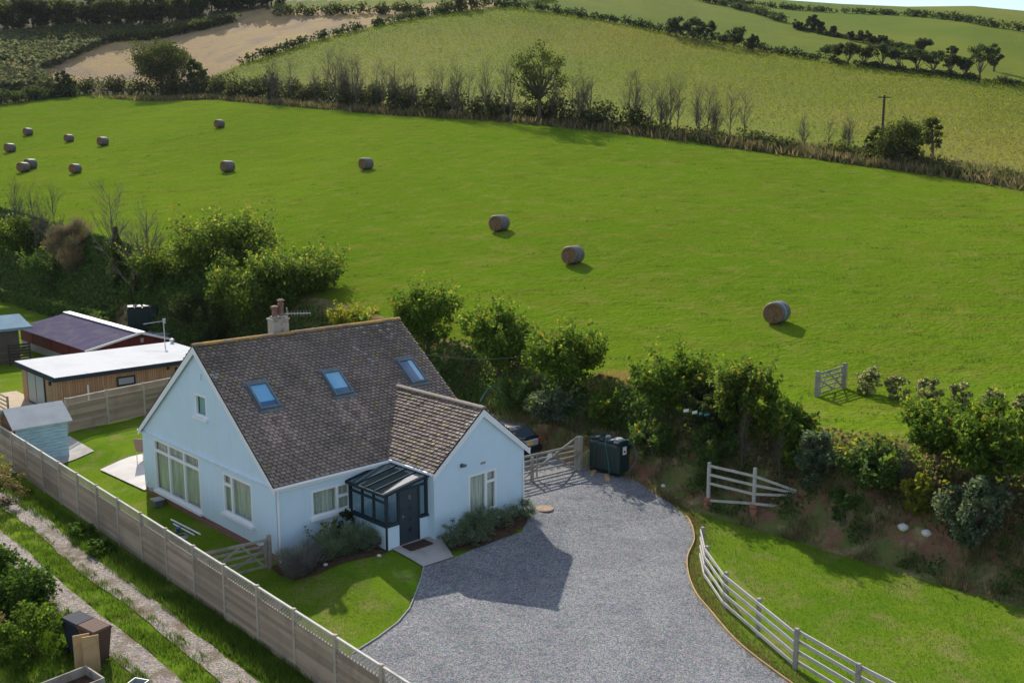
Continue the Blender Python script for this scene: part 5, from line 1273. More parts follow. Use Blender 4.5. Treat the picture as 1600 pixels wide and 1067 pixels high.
# shrubs in front of the house
HB = 'shrubs in the house beds'
shrub('lavender', 'purple-grey lavender mound at the front house corner by the small gate', .1, -1.2, .95, 1.9, 'lavender', .035, 5200, HB, 1.3, .22)
shrub('lavender', 'greyish lavender in the middle of the front bed', 1.25, -1.25, .85, 1.5, 'rosemary', .035, 4200, HB, 1.2, .2)
shrub('lavender', 'grey-green bushy lavender below the porch windows', 2.2, -1.45, .95, 1.45, 'rosemary', .035, 4600, HB, 1.3, .2)
shrub('leafy_shrub', 'small yellow-leaved shrub under the front window', 1.75, -.5, 1.15, .65, 'gold', .09, 700, HB)
shrub('leafy_shrub', 'dark green glossy shrub against the porch wall', 2.55, -.5, 1.25, .85, 'dark', .1, 1100, HB)
shrub('leafy_shrub', 'thin sapling left of the yellow-leaved shrub', 1.0, -.3, 1.0, .5, 'rosemary', .07, 160, HB)
shrub('leafy_shrub', 'mauve tinged plant at the porch corner', 2.85, -2.0 + .2, .5, .5, 'lavender', .06, 600, HB)
shrub('sage_shrub', 'large silvery shrub beside the path slab at the wing corner', 5.15, -3.3, 1.05, 1.35, 'sage', .06, 4200, HB, 1.3)
shrub('sage_shrub', 'low silvery mound in front of the wing window', 6.25, -3.6, .6, 1.0, 'sage', .05, 2600, HB, .8)
shrub('sage_shrub', 'brownish bushy shrub against the wing wall under the window', 6.6, -3.1, .95, 1.5, 'rosemary', .05, 3800, HB, .8, .15)
shrub('sage_shrub', 'green-grey shrub right of the wing window', 7.7, -3.2, .8, 1.3, 'sage', .055, 3200, HB, 1.1)
shrub('sage_shrub', 'dark low shrub at the right wing corner by the gravel', 8.75, -3.1, .72, 1.1, 'rosemary', .05, 2600, HB, .9)
shrub('sage_shrub', 'small silvery mound at the path end of the wing bed', 5.75, -3.75, .5, .7, 'sage', .05, 1500, HB)
# bushes by the lane
LB = 'bushes beside the lane'
shrub('lane_bush', 'yellow-flowered brownish bush overhanging the lane start', -4.75, 14.2, 1.7, 2.6, 'dry', .1, 5200, LB, 3.0)
shrub('lane_bush', 'leafy bush with yellow flowers behind the brown one on the lane', -4.3, 16.8, 1.5, 2.2, 'gold', .1, 2600, LB, 2.4)
shrub('lane_bush', 'large dark green bush at the lower left of the lane', -8.2, 2.8, 2.0, 3.4, 'weed', .14, 8000, LB, 3.6)
shrub('lane_bush', 'dark rambling bush just behind the wheelie bins', -8.2, -.6, 1.5, 2.2, 'hawthorn', .1, 6000, LB, 2.4)
shrub('lane_bush', 'scruffy dry shrub left of the wheelie bins', -9.3, .9, 1.2, 2.2, 'dry', .1, 3000, LB, 2.0)
shrub('lane_bush', 'low weedy clump at the foot of the panel fence', -3.75, 7.7, .55, 1.1, 'weed', .12, 900, LB, 1.8)
shrub('lane_bush', 'second weedy clump at the foot of the panel fence, nearer the bins', -3.85, 5.6, .5, 1.0, 'weed', .12, 800, LB, 1.5)

# bare trees
def branch(mb, p, d, L, r, depth, rng, spread=.5, kids_=3):
    q = p + d * L; mid = p.lerp(q, .5) + Vector(rng.normal(size=3) * L * .05)
    mb.tube([p, mid, q], [r, r * .8, r * .6], 5 if depth > 1 else 3, cap=False)
    if depth == 0: return
    for i in range(kids_ + (1 if rng.random() < .4 else 0)):
        t = rng.uniform(.35, 1.); s = p.lerp(q, t)
        nd = (d + Vector(rng.normal(size=3) * spread) + Vector((0, 0, .18))).normalized()
        branch(mb, s, nd, L * rng.uniform(.5, .75), r * rng.uniform(.4, .58), depth - 1, rng, spread, kids_)
def bare_mesh(seed, h, spread=.42, kids_=3, r=.12, depth=4, stems=1):
    """straight thin stems with short rising side twigs"""
    rng = np.random.default_rng(seed); mb = MB()
    for st in range(stems):
        hh = h * (1 if st == 0 else rng.uniform(.6, .9)); off = Vector((rng.uniform(-.7, .7), rng.uniform(-.7, .7), -.3)) if stems > 1 else Vector((0, 0, -.3))
        pts = []; p = off.copy(); lean = Vector((rng.uniform(-.06, .06), rng.uniform(-.06, .06), 1))
        for i in range(9):
            pts.append(p.copy()); p = p + lean * hh / 8 + Vector((rng.normal() * .035 * hh / 4, rng.normal() * .035 * hh / 4, 0))
        mb.tube(pts, [r * (1 - .86 * i / 8) for i in range(9)], 5, cap=False)
        for k in range(int(20 + 10 * spread * 2)):
            t = rng.uniform(.22, .97); f = t * 8; i = min(7, int(f)); q = pts[i].lerp(pts[i + 1], f - i); a = rng.uniform(0, 6.28)
            d = Vector((math.cos(a) * spread * 1.5, math.sin(a) * spread * 1.5, 1)).normalized(); L = hh * (.34 - .2 * t) * rng.uniform(.6, 1.25)
            branch(mb, q, d, L, r * .45 * (1.15 - t), 2, rng, .45, 3)
    return mb
bare_protos = []
def bare(name, label, x, y, h, k, group, sx=1.):
    kinds = [(41, .34, 3, 1), (42, .46, 3, 1), (43, .30, 3, 2), (44, .56, 3, 1), (45, .36, 3, 3)]
    k = k % len(kinds)
    while len(bare_protos) <= k:
        i = len(bare_protos); sd, sp, kd, st = kinds[i]; mb = bare_mesh(sd, 5., sp, kd, .062, 4, st); me = mb.build('bare_tree', 'bark_grey', fix=False)
        bare_protos.append(me.data); bpy.data.objects.remove(me)
    o = bpy.data.objects.new(name, bare_protos[k]); COL.objects.link(o); o.location = (x, y, Hf(x, y)); s = h / 5.2
    o.scale = (s * sx, s * sx, s); o.rotation_euler = (0, 0, random.uniform(0, 6.28)); return tag(o, label, 'tree', group)
ORD = ['first', 'second', 'third', 'fourth', 'fifth', 'sixth', 'seventh', 'eighth', 'ninth', 'tenth', 'eleventh', 'twelfth', 'thirteenth', 'fourteenth', 'fifteenth', 'sixteenth', 'seventeenth', 'eighteenth', 'nineteenth', 'twentieth', 'twenty-first', 'twenty-second']
BT = 'bare trees in the far hedge'
lefts = [(430, 150, 92), (457, 150, 97), (487, 152, 112), (514, 155, 84), (524, 155, 86), (537, 157, 84), (551, 158, 88), (566, 158, 100), (588, 160, 104), (600, 160, 100), (618, 162, 104), (634, 163, 112), (652, 164, 118), (677, 167, 108), (690, 168, 108), (711, 172, 98), (732, 172, 112), (752, 175, 104), (788, 180, 98), (798, 182, 104)]
for i, (px, by, ty) in enumerate(reversed(lefts)):
    x, y = at(px, by + 12); ty -= 8; bare('bare_tree', f'thin bare tree in the far hedge, {ORD[i]} to the left of the tall half-bare oak', x, y, z_at(x, y, ty) - Hf(x, y), i, BT)
rights = [(872, 188, 128), (893, 190, 118), (908, 192, 114), (922, 192, 120), (981, 198, 117), (999, 198, 120), (1016, 202, 128), (1036, 205, 132), (1048, 206, 124), (1058, 206, 121), (1086, 208, 138), (1105, 212, 134), (1117, 214, 150), (1140, 216, 140), (1163, 220, 140), (1250, 228, 184), (1293, 232, 190), (1322, 236, 182)]
for i, (px, by, ty) in enumerate(rights):
    x, y = at(px, by + 6); ty -= 8; bare('bare_tree', f'thin bare tree in the far hedge, {ORD[i]} to the right of the tall half-bare oak', x, y, z_at(x, y, ty) - Hf(x, y), i + 2, BT)
BT2 = 'bare trees on the left bank'
for px, u, ty, lab, k in ((12, 17.4, 280, 'tall bare tree on the bank nearest the left picture edge', 2), (28, 17.4, 292, 'tall bare tree on the bank beside the one at the edge', 4), (48, 17.4, 284, 'tall bare tree rising from the dark bush on the bank', 0), (58, 17.4, 306, 'thinner bare tree behind the bright green bush', 1), (80, 17.4, 280, 'tall forked bare tree left of the brown twiggy shrub', 3)):
    x, y = on_line(u, px); bare('bare_tree', lab, x, y, z_at(x, y, ty) - Hf(x, y), k, BT2, .8)
def ivy_tree(label, px, u, ty, ivyh, seed):
    x, y = on_line(u, px); z0 = Hf(x, y); h = z_at(x, y, ty) - z0; root = thing('ivy_clad_tree', label, 'tree', (x, y, z0), 0, 'ivy-clad bare trees'); rng = np.random.default_rng(seed)
    mb = bare_mesh(seed, h * .97, .5, 3, .12, 4, 1); mb.build('trunk', 'bark_pale', root, fix=False)
    n = 2600 if ivyh > .5 else 700; hh = h * ivyh; t = rng.uniform(0, 1, n); a = rng.uniform(0, 6.28, n); rr = (.10 + .75 * np.sin((.12 + .88 * t) * math.pi) ** .8 * (h / 9) * (.8 + .35 * np.sin(t * 17 + seed))) * np.sqrt(rng.uniform(.1, 1, n))
    pts = np.stack([np.cos(a) * rr + t * .1, np.sin(a) * rr, t * hh], -1); np_mesh('ivy', leaf_quads(pts, .2, rng), 4, 'leaf', pick('dark', n, rng), root)
ivy_tree('dead tree thickly clad in dark ivy on the left bank', 172, 17.2, 290, .62, 71)
ivy_tree('small ivy-wrapped tree between the thick one and the pale one', 197, 17.0, 352, .4, 72)
ivy_tree('pale bare tree with ivy at its foot left of the huge bush', 228, 17.6, 322, .35, 73)
# brown twiggy shrub
x, y = on_line(17.2, 105); z0 = Hf(x, y); h = z_at(x, y, 345) - z0
root = thing('twiggy_shrub', 'brown leafless twiggy shrub among green bushes on the left bank', 'shrub', (x, y, z0), 0)
rng = np.random.default_rng(8); n = 9000; pts, C = crown_pts([(0, 0, h * .55, 2.0, 1.8, h * .42)], 60, n, rng, .7, .3); dr_ = pts / np.array([2., 2., h]) + rng.normal(size=(n, 3)) * .35; dr_[:, 2] += .5; dr_ /= np.linalg.norm(dr_, axis=1, keepdims=True)
s_ = rng.normal(size=(n, 3)); s_ -= dr_ * (s_ * dr_).sum(1, keepdims=True); s_ /= np.linalg.norm(s_, axis=1, keepdims=True); vv = np.empty((n, 4, 3)); vv[:, 0] = pts - s_ * .012; vv[:, 1] = pts + s_ * .012; vv[:, 2] = pts + dr_ * .5 + s_ * .006; vv[:, 3] = pts + dr_ * .5 - s_ * .006
np_mesh('twigs', vv.reshape(-1, 3), 4, 'leaf', pick('twig', n, rng), root); m = MB(); trunk_mesh(m, h, .1, C[:9], rng, .15); m.build('trunk', 'bark', root)

# hedges and far trees
def hedge(name, label, pts, h, w, pal, leaf, dens, group='hedges between the fields', gaps=0., lift=0.):
    """leaf clumps along a line of ground points"""
    SEED[0] += 1; rng = np.random.default_rng(SEED[0]); pw = [at(*p) for p in pts]; out = []; cols = []
    x0, y0 = pw[0]; z0 = Hf(x0, y0)
    for (a, b) in zip(pw, pw[1:]):
        L = math.hypot(b[0] - a[0], b[1] - a[1]); nc = max(3, int(L / (w * .26)))
        t = rng.uniform(0, 1, nc); cx = a[0] + (b[0] - a[0]) * t + rng.normal(size=nc) * w * .2; cy = a[1] + (b[1] - a[1]) * t + rng.normal(size=nc) * w * .25
        hh = h * rng.uniform(.55, 1.15, nc); nl = max(8, int(dens * L * (2 * h + w) / nc / (leaf ** 2 * .4) * 1.1))
        for i in range(nc):
            if rng.random() < gaps: continue
            q = rng.normal(size=(nl, 3)); q /= np.linalg.norm(q, axis=1, keepdims=True); q *= (rng.uniform(0, 1, nl) ** .4)[:, None]
            p = np.stack([cx[i] + q[:, 0] * w * .55, cy[i] + q[:, 1] * w * .5, hh[i] * .5 + q[:, 2] * hh[i] * .5], -1); p[:, 2] += H(p[:, 0], p[:, 1]) + lift; out.append(p)
    p = np.vstack(out); c = pick(pal, len(p), rng, .25); p -= np.array([x0, y0, z0])
    o = np_mesh(name, leaf_quads(p, leaf, rng, .4, .8), 4, 'leaf', c); o.location = (x0, y0, z0); return tag(o, label, 'hedge', group)
hedge('hedgerow', 'long dark hedge along the top edge of the green bale field', [(60, 152), (130, 146), (250, 147), (330, 148), (430, 154), (600, 170), (700, 180)], 4.2, 3.0, 'darkhedge', .5, 1.)
hedge('hedgerow', 'dark hedge under the tall half-bare oak', [(690, 180), (800, 186), (900, 196), (1000, 207)], 3.6, 2.8, 'darkhedge', .48, 1.)
hedge('hedgerow', 'scruffy hedge below the maize field right of the oak', [(990, 206), (1100, 222), (1200, 234), (1330, 250), (1440, 265)], 2.1, 2.8, 'farhedge', .4, .9, gaps=.1)
hedge('hedgerow', 'low hedge running to the right edge below the maize', [(1430, 264), (1500, 276), (1600, 292), (1700, 308)], 1.6, 2.6, 'farhedge', .36, .9)
hedge('hedgerow', 'dark hedge at the left edge below the bright green strip', [(-60, 168), (0, 164), (60, 156), (130, 148)], 3.0, 3.5, 'dark', .45, 1.4)
hedge('hedgerow', 'diagonal hedge between the stubble and maize fields', [(380, 100), (390, 97), (450, 78), (500, 62), (600, 38), (660, 27), (720, 18)], 2.3, 2.2, 'dark', .7, .9)
hedge('hedgerow', 'hedge along the top of the stubble field', [(430, 25), (540, 23), (640, 22), (720, 18), (780, 9)], 3.4, 3., 'farhedge', .7, .9)
hedge('hedgerow', 'hedge over the crest of the maize field', [(780, 12), (850, 19), (900, 26), (1025, 49), (1130, 68), (1220, 86), (1290, 98)], 2.3, 2.6, 'dark', .7, .9)
hedge('hedgerow', 'dark hedge running to the right edge under the copse', [(1290, 98), (1400, 112), (1520, 128), (1600, 137), (1680, 148)], 1.6, 2.4, 'dark', .4, 1.5)
hedge('hedgerow', 'hedge dropping down the green hill from the skyline', [(1085, 1), (1130, 9), (1180, 21), (1225, 36)], 2.6, 2.8, 'dark', .7, .9)
hedge('hedgerow', 'long dark hedge along the skyline', [(1120, 2), (1190, 10), (1230, 15), (1300, 20), (1400, 24), (1440, 26)], 2.0, 3.0, 'dark', .7, .9)
hedge('hedgerow', 'hedge below the brown hill to the right edge', [(1430, 26), (1480, 31), (1540, 41), (1600, 50), (1660, 62)], 2.4, 2.6, 'dark', .7, .9)
hedge('hedgerow', 'low hedge linking the small field trees', [(1238, 44), (1300, 57), (1370, 68), (1430, 78)], 1.4, 2.2, 'dark', .4, 1.4)
hedge('hedgerow', 'dark hedge crossing the top of the maize hill', [(800, 3), (860, 0)], 2.5, 2.6, 'dark', .7, .9)
def ft(px, by, ty, wpx, label, pal='dark', n=2200, low=.12, name='field_tree', leaf=None, group='trees on the far fields', **kw):
    x, y = at(px, by); h = z_at(x, y, ty) - Hf(x, y); w = wpx * px_m(y); lf = leaf or max(.3, y / 480)
    return tree(name, label, 'tree', x, y, h, w, pal, lf, n, kw.pop('nclump', 40), trunk=kw.pop('trunk', .22), low=low, group=group, up=.3, **kw)
ft(253, 142, 58, 98, 'large rounded oak in the far hedge at the stubble field', 'oakish', 14000, .06, 'oak', .42, trunk=.4, nclump=120)
ft(303, 140, 92, 34, 'small tree right of the large rounded oak', 'oakish', 1800, .1)
ft(318, 140, 104, 22, 'lowest tree at the right of the rounded oak group', 'dark', 900, .05)
ft(102, 150, 110, 28, 'small dark tree in the hedge left of the rounded oak', 'dark', 1700, .05)
ft(843, 193, 66, 112, 'tall half-bare oak rising from the far hedge', 'oakish', 3000, .2, 'oak', .36, trunk=.30, limbs=40, inner=.30, nclump=90, fork=.30, cr=1.0)
ft(420, 160, 108, 26, 'small conical tree in the far hedge', 'dark', 900, .0)
ft(1405, 262, 183, 92, 'broad bush tree beside the utility pole', 'oakish', 5200, .0, leaf=.3, nclump=70)
ft(1456, 246, 178, 40, 'thin leaning bush right of the broad bush tree', 'oakish', 1500, .0, leaf=.28)
ft(1365, 255, 195, 34, 'small dark bush at the foot of the utility pole', 'dark', 1300, .0, leaf=.3)
CG = 'dark trees of the hill copses'
for px, by, ty, w, lab in ((1056, 60, 25, 32, 'first dark tree of the copse on the hill crest hedge'), (1082, 64, 28, 42, 'broad dark tree in the middle of the crest copse'), (1103, 69, 31, 34, 'right-hand tree of the crest copse'), (1146, 76, 40, 40, 'lone rounded tree right of the crest copse'), (1177, 82, 52, 20, 'small tree beside the lone rounded tree'),
                           (1245, 47, 30, 20, 'bushy tree starting the small field line below the skyline'), (1268, 50, 23, 26, 'tallest tree of the small field line'), (1283, 53, 34, 14, 'slim tree of the small field line'), (1301, 57, 40, 12, 'little lone tree in the field line'), (1329, 64, 48, 10, 'tiny tree left of the three round ones'), (1349, 67, 47, 24, 'round tree in the field line above the long copse'), (1364, 70, 56, 12, 'small tree between two round ones'), (1378, 70, 54, 18, 'round tree at the end of the field line'),
                           (1442, 82, 60, 30, 'umbrella shaped tree behind the long copse'), (1486, 88, 70, 18, 'small leaning tree behind the long copse'), (1553, 112, 68, 28, 'tall tree at the right end of the copse')):
    ft(px, by, ty, w, lab, 'dark', 1500, .12, group=CG, nclump=26)
cop = [(1300, 100, 66, 40), (1325, 103, 65, 42), (1350, 106, 68, 40), (1378, 109, 65, 42), (1405, 112, 72, 40), (1432, 115, 76, 36), (1458, 119, 78, 36), (1482, 123, 82, 34), (1508, 126, 88, 30), (1530, 128, 66, 46)]
for i, (px, by, ty, w) in enumerate(cop): ft(px, by, ty, w, f'leggy dark tree in the long hillside copse, {ORD[i]} from its left end', 'dark', 1300, .38, group=CG, nclump=26, limbs=9, fork=.2, trunk=.2)
WG = 'woodland trees along the top edge'
for i in range(15):
    px = -10 + i * 31; by = np.interp(px, [0, 120, 250, 330, 440], [48, 42, 38, 20, 8]); wpx = 62
    ft(px, by, min(-2, by - 34 - 9 * (i % 3)), wpx, f'dark woodland tree on the hillside above the scrub, {ORD[i]} from the left', ['farhedge', 'oakish', 'dark'][i % 3], 3200, .0, group=WG, nclump=50, leaf=.8)
for px, by, ty, w, lab in ((718, 18, -8, 12, 'little tree on the hedge corner above the stubble'), (737, 16, -6, 10, 'second little tree on the hedge corner')): ft(px, by, ty, w, lab, 'dark', 700, .4)
for px, by, ty, lab, k in ((54, 145, 88, 'thin bare tree in the scrub above the left hedge', 0), (82, 148, 92, 'bare tree in the scrub left of the small dark tree', 3), (18, 150, 96, 'bare tree in the scrub near the picture edge', 1)):
    x, y = at(px, by - 14); bare('bare_tree', lab, x, y, z_at(x, y, ty) - Hf(x, y), k, 'bare trees in the scrub')
stems('pale bare sapling leaning behind the end post of the corner fence', 1178, 16.9, 640, 1)
stems('pale bare sapling on the bank below the car tree', 915, 16.8, 635, 3)
stems('thin dead stem on the bank left of the grey-green shrub', 1240, 16.8, 668, 0)
stems('dry dead stem standing between the low hedge shrub and the dark tree', 1440, 17.2, 690, 2)
# low scrub in the left background
def scatter(name, label_kind, n, sampler, pal, leaf, hgt, matn='leaf', blade=False, clump=None):
    SEED[0] += 1; rng = np.random.default_rng(SEED[0]); x, y = sampler(rng, n); n = len(x); z = H(x, y)
    if blade:
        a = rng.uniform(0, 6.28, n); hh = hgt * rng.uniform(.45, 1.2, n); w = leaf * rng.uniform(.6, 1.3, n); lx = rng.normal(size=n) * .35 * hh; ly = rng.normal(size=n) * .35 * hh
        v = np.empty((n, 3, 3)); v[:, 0] = np.stack([x - np.cos(a) * w, y - np.sin(a) * w, z - .02], -1); v[:, 1] = np.stack([x + np.cos(a) * w, y + np.sin(a) * w, z - .02], -1); v[:, 2] = np.stack([x + lx, y + ly, z + hh], -1)
        o = np_mesh(name, v.reshape(-1, 3), 3, matn, pick(pal, n, rng, .25))
    else:
        p = np.stack([x, y, z + hgt * rng.uniform(0, 1, n) ** .7], -1); c = pick(pal, n, rng, .25)
        if pal == 'maize':
            q = np.array([vnoise(a * .035, b * .016, 21) * .6 + vnoise(a * .12, b * .06, 5) * .4 for a, b in zip(x, y)])
            f = np.clip((q - .55) / .2, 0, 1)[:, None]; g = np.clip((.45 - q) / .2, 0, 1)[:, None]
            c = c * (1 - f * .55) + np.array([.27, .215, .035]) * f * .55; c = c * (1 - g * .4) + np.array([.10, .155, .018]) * g * .4
        o = np_mesh(name, leaf_quads(p, leaf, rng, .3, .8), 4, matn, c)
    return struct(o, 'stuff')
def poly_sampler(poly, clump=0., nclump=0):
    """random points over the ground inside a photo-bearing quad list"""
    G = [at(*p) for p in poly]; gx = np.array([g[0] for g in G]); gy = np.array([g[1] for g in G])
    def inside(x, y):
        r = np.zeros(len(x), bool); j = len(gx) - 1
        for i in range(len(gx)):
            c = ((gy[i] > y) != (gy[j] > y)) & (x < (gx[j] - gx[i]) * (y - gy[i]) / (gy[j] - gy[i] + 1e-9) + gx[i]); r ^= c; j = i
        return r
    def f(rng, n):
        xs = []; ys = []; tot = 0
        while tot < n:
            if clump:
                cx = rng.uniform(gx.min(), gx.max(), nclump); cy = rng.uniform(gy.min(), gy.max(), nclump); k = rng.integers(0, nclump, n * 2)
                x = cx[k] + rng.normal(size=n * 2) * clump; y = cy[k] + rng.normal(size=n * 2) * clump
            else: x = rng.uniform(gx.min(), gx.max(), n * 2); y = rng.uniform(gy.min(), gy.max(), n * 2)
            m = inside(x, y); xs.append(x[m]); ys.append(y[m]); tot += int(m.sum())
            if tot == 0: break
        return np.concatenate(xs)[:n], np.concatenate(ys)[:n]
    return f
def uv_sampler(u0, u1, v0, v1, clump=0., nclump=0, bias=None):
    def f(rng, n):
        if clump:
            cu = rng.uniform(u0, u1, nclump); cv = rng.uniform(v0, v1, nclump); k = rng.integers(0, nclump, n); u = np.clip(cu[k] + rng.normal(size=n) * clump, u0, u1); v = cv[k] + rng.normal(size=n) * clump
        else: u = rng.uniform(u0, u1, n); v = rng.uniform(v0, v1, n)
        return P(u, v)
    return f
scatter('scrub', '', 16000, poly_sampler([(-40, 150), (0, 60), (120, 50), (190, 62), (130, 85), (60, 115), (90, 140)], 2.6, 110), 'scrub', .9, 2.2)
scatter('scrub', '', 9000, poly_sampler([(0, 62), (120, 48), (250, 52), (380, 33), (330, 46), (200, 66)], 2.6, 60), 'farhedge', .9, 2.4)
scatter('dry_grass', '', 14000, poly_sampler([(130, 152), (330, 156), (600, 180), (800, 192), (1000, 214), (1200, 240), (1400, 267), (1600, 299), (1600, 278), (1400, 250), (1200, 226), (1000, 203), (800, 184), (600, 170), (330, 148)], 1.2, 500), 'dry', .16, 1.1, 'blade', True)
def maize_sampler(rng, n):
    j = rng.integers(20, len(ACOL) - 20, n); a = ACOL[j] + rng.uniform(-.0025, .0025, n); d0 = np.interp(a, ACOL, D_M); d1 = np.interp(a, ACOL, D_B2); x = 800 + 1559 * a
    t = np.sqrt(rng.uniform(0, 1, n)); d = d0 + (d1 - d0) * t; k = (d1 - d0 > 12) & (x > 300) & (rng.uniform(0, 1, n) < np.clip((d1 - d0) / 150, .05, 1)); return (a * d)[k], d[k]
scatter('maize', '', 230000, maize_sampler, 'maize', .24, .8, 'blade')
# brambles and undergrowth on the bank
scatter('undergrowth', '', 15000, uv_sampler(15.6, 19.2, 12, 38, .9, 120), 'bramble', .24, 1.3)
scatter('undergrowth', '', 7000, uv_sampler(16.9, 18.8, 38, 54, .8, 60), 'bramble', .28, 1.2)
scatter('undergrowth', '', 22000, uv_sampler(14.4, 18.6, 54, 92, 1.2, 150), 'bramble', .30, 1.4)
scatter('undergrowth', '', 9000, uv_sampler(17.0, 19.3, -3, 13, .7, 70), 'bramble', .16, .8)
scatter('undergrowth', '', 7000, uv_sampler(17.0, 18.8, -22, -4, .6, 60), 'dry', .15, .8)
scatter('bank_grass', '', 9000, uv_sampler(16.6, 19, -24, 14, .45, 150), 'bramble', .02, .45, 'blade', True)
scatter('bank_weeds', '', 4500, uv_sampler(15.3, 17.4, -24, 1, .22, 40), 'bramble', .11, .3)
scatter('bank_grass', '', 6000, uv_sampler(15.0, 17.5, -24, 6, .25, 70), 'dry', .016, .4, 'blade', True)
scatter('dry_grass', '', 9000, poly_sampler([(925, 625), (930, 600), (1000, 598), (1010, 622)]), 'straw', .025, .7, 'blade', True)
scatter('undergrowth', '', 2500, uv_sampler(15.7, 17.2, 36, 46.5, .6, 26), 'bramble', .2, 1.0)
def edge_sampler(rng, n):
    E = np.array(EDGE_S); k = rng.integers(0, len(E) - 1, n); t = rng.uniform(0, 1, n)[:, None]; q = E[k] * (1 - t) + E[k + 1] * t; d = E[k + 1] - E[k]; nn = np.stack([-d[:, 1], d[:, 0]], -1); nn /= np.linalg.norm(nn, axis=1, keepdims=True)
    q = q + nn * (np.abs(rng.normal(size=n)) * .35 + .05)[:, None] * np.where(rng.uniform(size=n) < .93, 1, -.25)[:, None]
    return P(q[:, 0], q[:, 1])
scatter('dry_grass', '', 9000, edge_sampler, 'dry', .012, .10, 'blade', True)
def track_sampler(rng, n):
    G = np.array([at(*p) for p in ((70, 254), (150, 243), (210, 232), (260, 221), (300, 212), (352, 203))]); k = rng.integers(0, len(G) - 1, n); t = rng.uniform(0, 1, n)[:, None]
    q = G[k] * (1 - t) + G[k + 1] * t + rng.normal(size=(n, 2)) * .35; keep = np.sin(q[:, 0] * 1.7) + np.sin(q[:, 0] * .6 + 1) > -.6
    return q[keep, 0], q[keep, 1]
scatter('rough_grass', '', 420, track_sampler, 'weed', .03, .16, 'blade', True)
def tussock_sampler(rng, n):
    m = 900; a = rng.uniform(-.55, .55, m); d0 = np.interp(a, ACOL, D_TOP) + 3; d1 = np.interp(a, ACOL, D_E) - 2; d = d0 + (d1 - d0) * rng.uniform(0, 1, m); k = rng.integers(0, m, n)
    return a[k] * d[k] + rng.normal(size=n) * .45, d[k] + rng.normal(size=n) * .16
scatter('rough_grass', '', 26000, tussock_sampler, 'weed', .022, .13, 'blade', True)
# grass along the lane, tufts on the lawns
scatter('verge_grass', '', 26000, uv_sampler(-4.25, -3.3, -13, 26, .16, 420), 'verge', .012, .26, 'blade', True)
scatter('verge_grass', '', 18000, uv_sampler(-5.75, -4.75, -13, 26, .15, 420), 'verge', .012, .16, 'blade', True)
scatter('verge_grass', '', 22000, uv_sampler(-9.5, -6.45, -6, 10, .2, 380), 'verge', .013, .2, 'blade', True)
scatter('leaf_litter', '', 2200, uv_sampler(-6.6, -4.1, -12, 6, .5, 60), 'dry', .045, .02)
scatter('lawn_grass', '', 30000, poly_sampler([(1080, 800), (1300, 850), (1600, 935), (1600, 1100), (1350, 1100), (1180, 930), (1110, 860)]), 'verge', .008, .07, 'blade', True)
scatter('lawn_grass', '', 14000, uv_sampler(-3.0, 1.0, -6.2, -.4), 'verge', .007, .05, 'blade', True)

# ------------------------------------------------------------------ pole, wire, cloth
px_, py_ = at(1376, 246)
pole = thing('utility_pole', 'dark wooden utility pole with crossarm at the maize field edge', 'utility pole', (px_, py_, Hf(px_, py_)), .1)
hp = z_at(px_, py_, 149) - Hf(px_, py_)
m = MB(); m.tube([(0, 0, -.5), (0, 0, hp)], [.17, .12], 10); m.build('pole', 'pole_wood', pole)
m = MB(); m.beam((-.75, 0, hp - .25), (.75, 0, hp - .25), .1, .12); m.build('crossarm', 'pole_wood', pole)
for a in (-.65, 0, .65):
    m = MB(); m.lathe([(.03, 0), (.06, .06), (.03, .2)], (a, 0, hp - .19), 8); m.build('insulator', 'concrete', pole)
w0 = Vector((*P(9.35, 4.2), 5.3)); w1 = Vector((*on_line(19.5, 900), 4.4))
m = MB(); m.tube([w0.lerp(w1, t) + Vector((0, 0, -.5 * 4 * t * (1 - t))) for t in np.linspace(0, 1, 14)], .012, 5); tag(m.build('overhead_wire', 'cable'), 'thin wire strung from the house gable into the bank trees', 'wire')
cl = thing('cloth_strips', 'small cyan and white cloth strips caught in the hedge tree', 'cloth', (*on_line(16.6, 1105), 0), ROT)
gx_, gy_ = on_line(16.6, 1105); cl.location.z = z_at(gx_, gy_, 642)
for i, (a, z, c) in enumerate(((-.45, .05, 'label_white'), (-.2, -.02, 'label_white'), (0, -.06, 'cloth_cyan'), (.15, -.1, 'cloth_cyan'), (.32, .05, 'cloth_cyan'))):
    m = MB(); m.add([(a, -a, z), (a + .14, -a - .16, z + .05), (a + .16, -a - .14, z - .09), (a + .02, -a + .02, z - .12), (a + .06, -a - .1, z - .02)], [(0, 1, 4), (1, 2, 4), (2, 3, 4), (3, 0, 4)]); m.build('strip', c, cl)

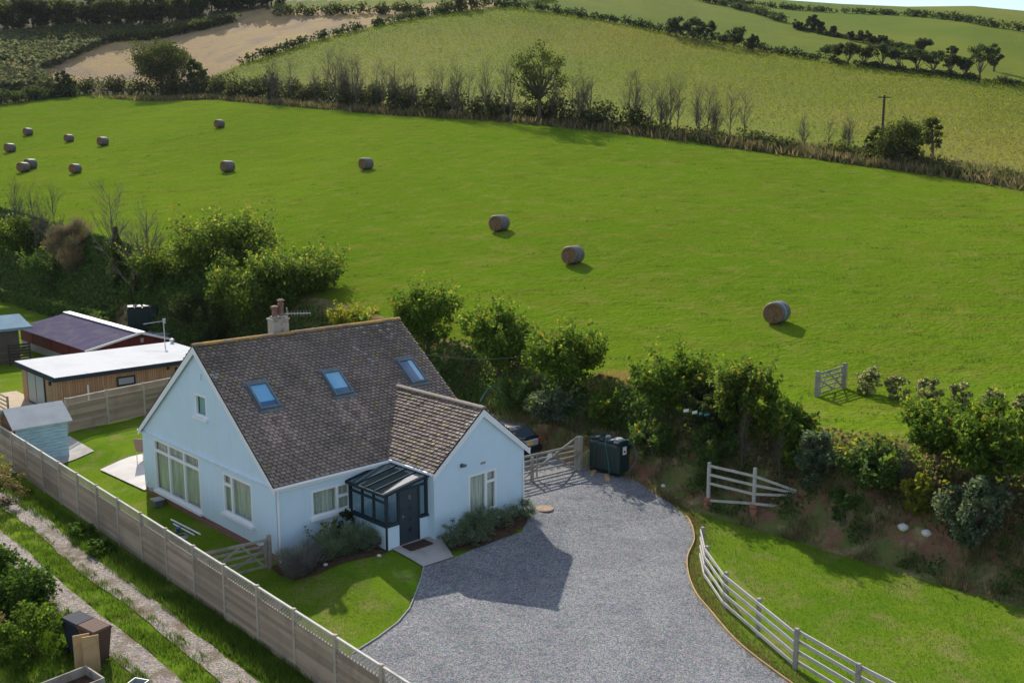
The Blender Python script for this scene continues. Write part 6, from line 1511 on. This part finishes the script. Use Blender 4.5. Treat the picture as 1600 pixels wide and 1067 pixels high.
# ------------------------------------------------------------------ haze
m = MB(); m.box(-620, 620, -30, 680, -6, 135); hz = struct(m.build('haze', []), 'stuff')
hm, t = nt('haze_air'); pv = node(t, 'ShaderNodeVolumePrincipled'); pv.inputs['Density'].default_value = .00006; pv.inputs['Color'].default_value = (.86, .92, 1., 1); pv.inputs['Anisotropy'].default_value = .0
ho = node(t, 'ShaderNodeOutputMaterial'); t.links.new(pv.outputs[0], ho.inputs['Volume']); hz.data.materials.append(hm)
print('HMAX', float(H(*np.meshgrid(np.linspace(-540, 540, 60), np.linspace(10, 640, 60))).max()))

# ------------------------------------------------------------------ camera, sky, sun
cam = bpy.data.cameras.new('camera'); co = bpy.data.objects.new('camera', cam); COL.objects.link(co)
co.location = (0, 0, CH); co.rotation_euler = (math.pi / 2 - TH, 0, 0)
cam.sensor_width = 36; cam.lens = F / 1600 * 36; cam.clip_end = 3000; cam.clip_start = .5
scene.camera = co
SUN_AZ, SUN_EL = R(159 - 180), R(36)      # compass bearing towards the sun, from +Y clockwise
sun = bpy.data.lights.new('sun', 'SUN'); sun.energy = 4.4; sun.angle = R(.55); sun.color = (1., .93, .82)
so = bpy.data.objects.new('sun', sun); COL.objects.link(so)
dirv = Vector((math.sin(SUN_AZ) * math.cos(SUN_EL), math.cos(SUN_AZ) * math.cos(SUN_EL), math.sin(SUN_EL)))
so.rotation_euler = dirv.to_track_quat('Z', 'Y').to_euler(); so.location = (0, 0, 60)
w = bpy.data.worlds.new('World'); scene.world = w; w.use_nodes = True
t = w.node_tree; t.nodes.clear()
sky = node(t, 'ShaderNodeTexSky', sky_type='NISHITA'); sky.sun_disc = False; sky.sun_elevation = SUN_EL; sky.sun_rotation = SUN_AZ
sky.air_density = 1.; sky.dust_density = 1.; sky.ozone_density = 1.5
tc = node(t, 'ShaderNodeTexCoord')
mp = node(t, 'ShaderNodeMapping'); mp.inputs['Scale'].default_value = (1, 1, 3.); t.links.new(tc.outputs['Generated'], mp.inputs['Vector'])
cf_ = noise_fac(t, mp.outputs[0], 3.2, .50, .62, 6., .6)
bg = node(t, 'ShaderNodeBackground'); bg.inputs[1].default_value = .128
cm = mix(t, cf_, sky.outputs[0], (7.2, 7.4, 7.8))
t.links.new(cm, bg.inputs[0])
out = node(t, 'ShaderNodeOutputWorld'); t.links.new(bg.outputs[0], out.inputs[0])
scene.view_settings.view_transform = 'Standard'; scene.view_settings.look = 'None'; scene.view_settings.exposure = .38; scene.view_settings.gamma = 1.
scene.cycles.max_bounces = 8; scene.cycles.transparent_max_bounces = 12
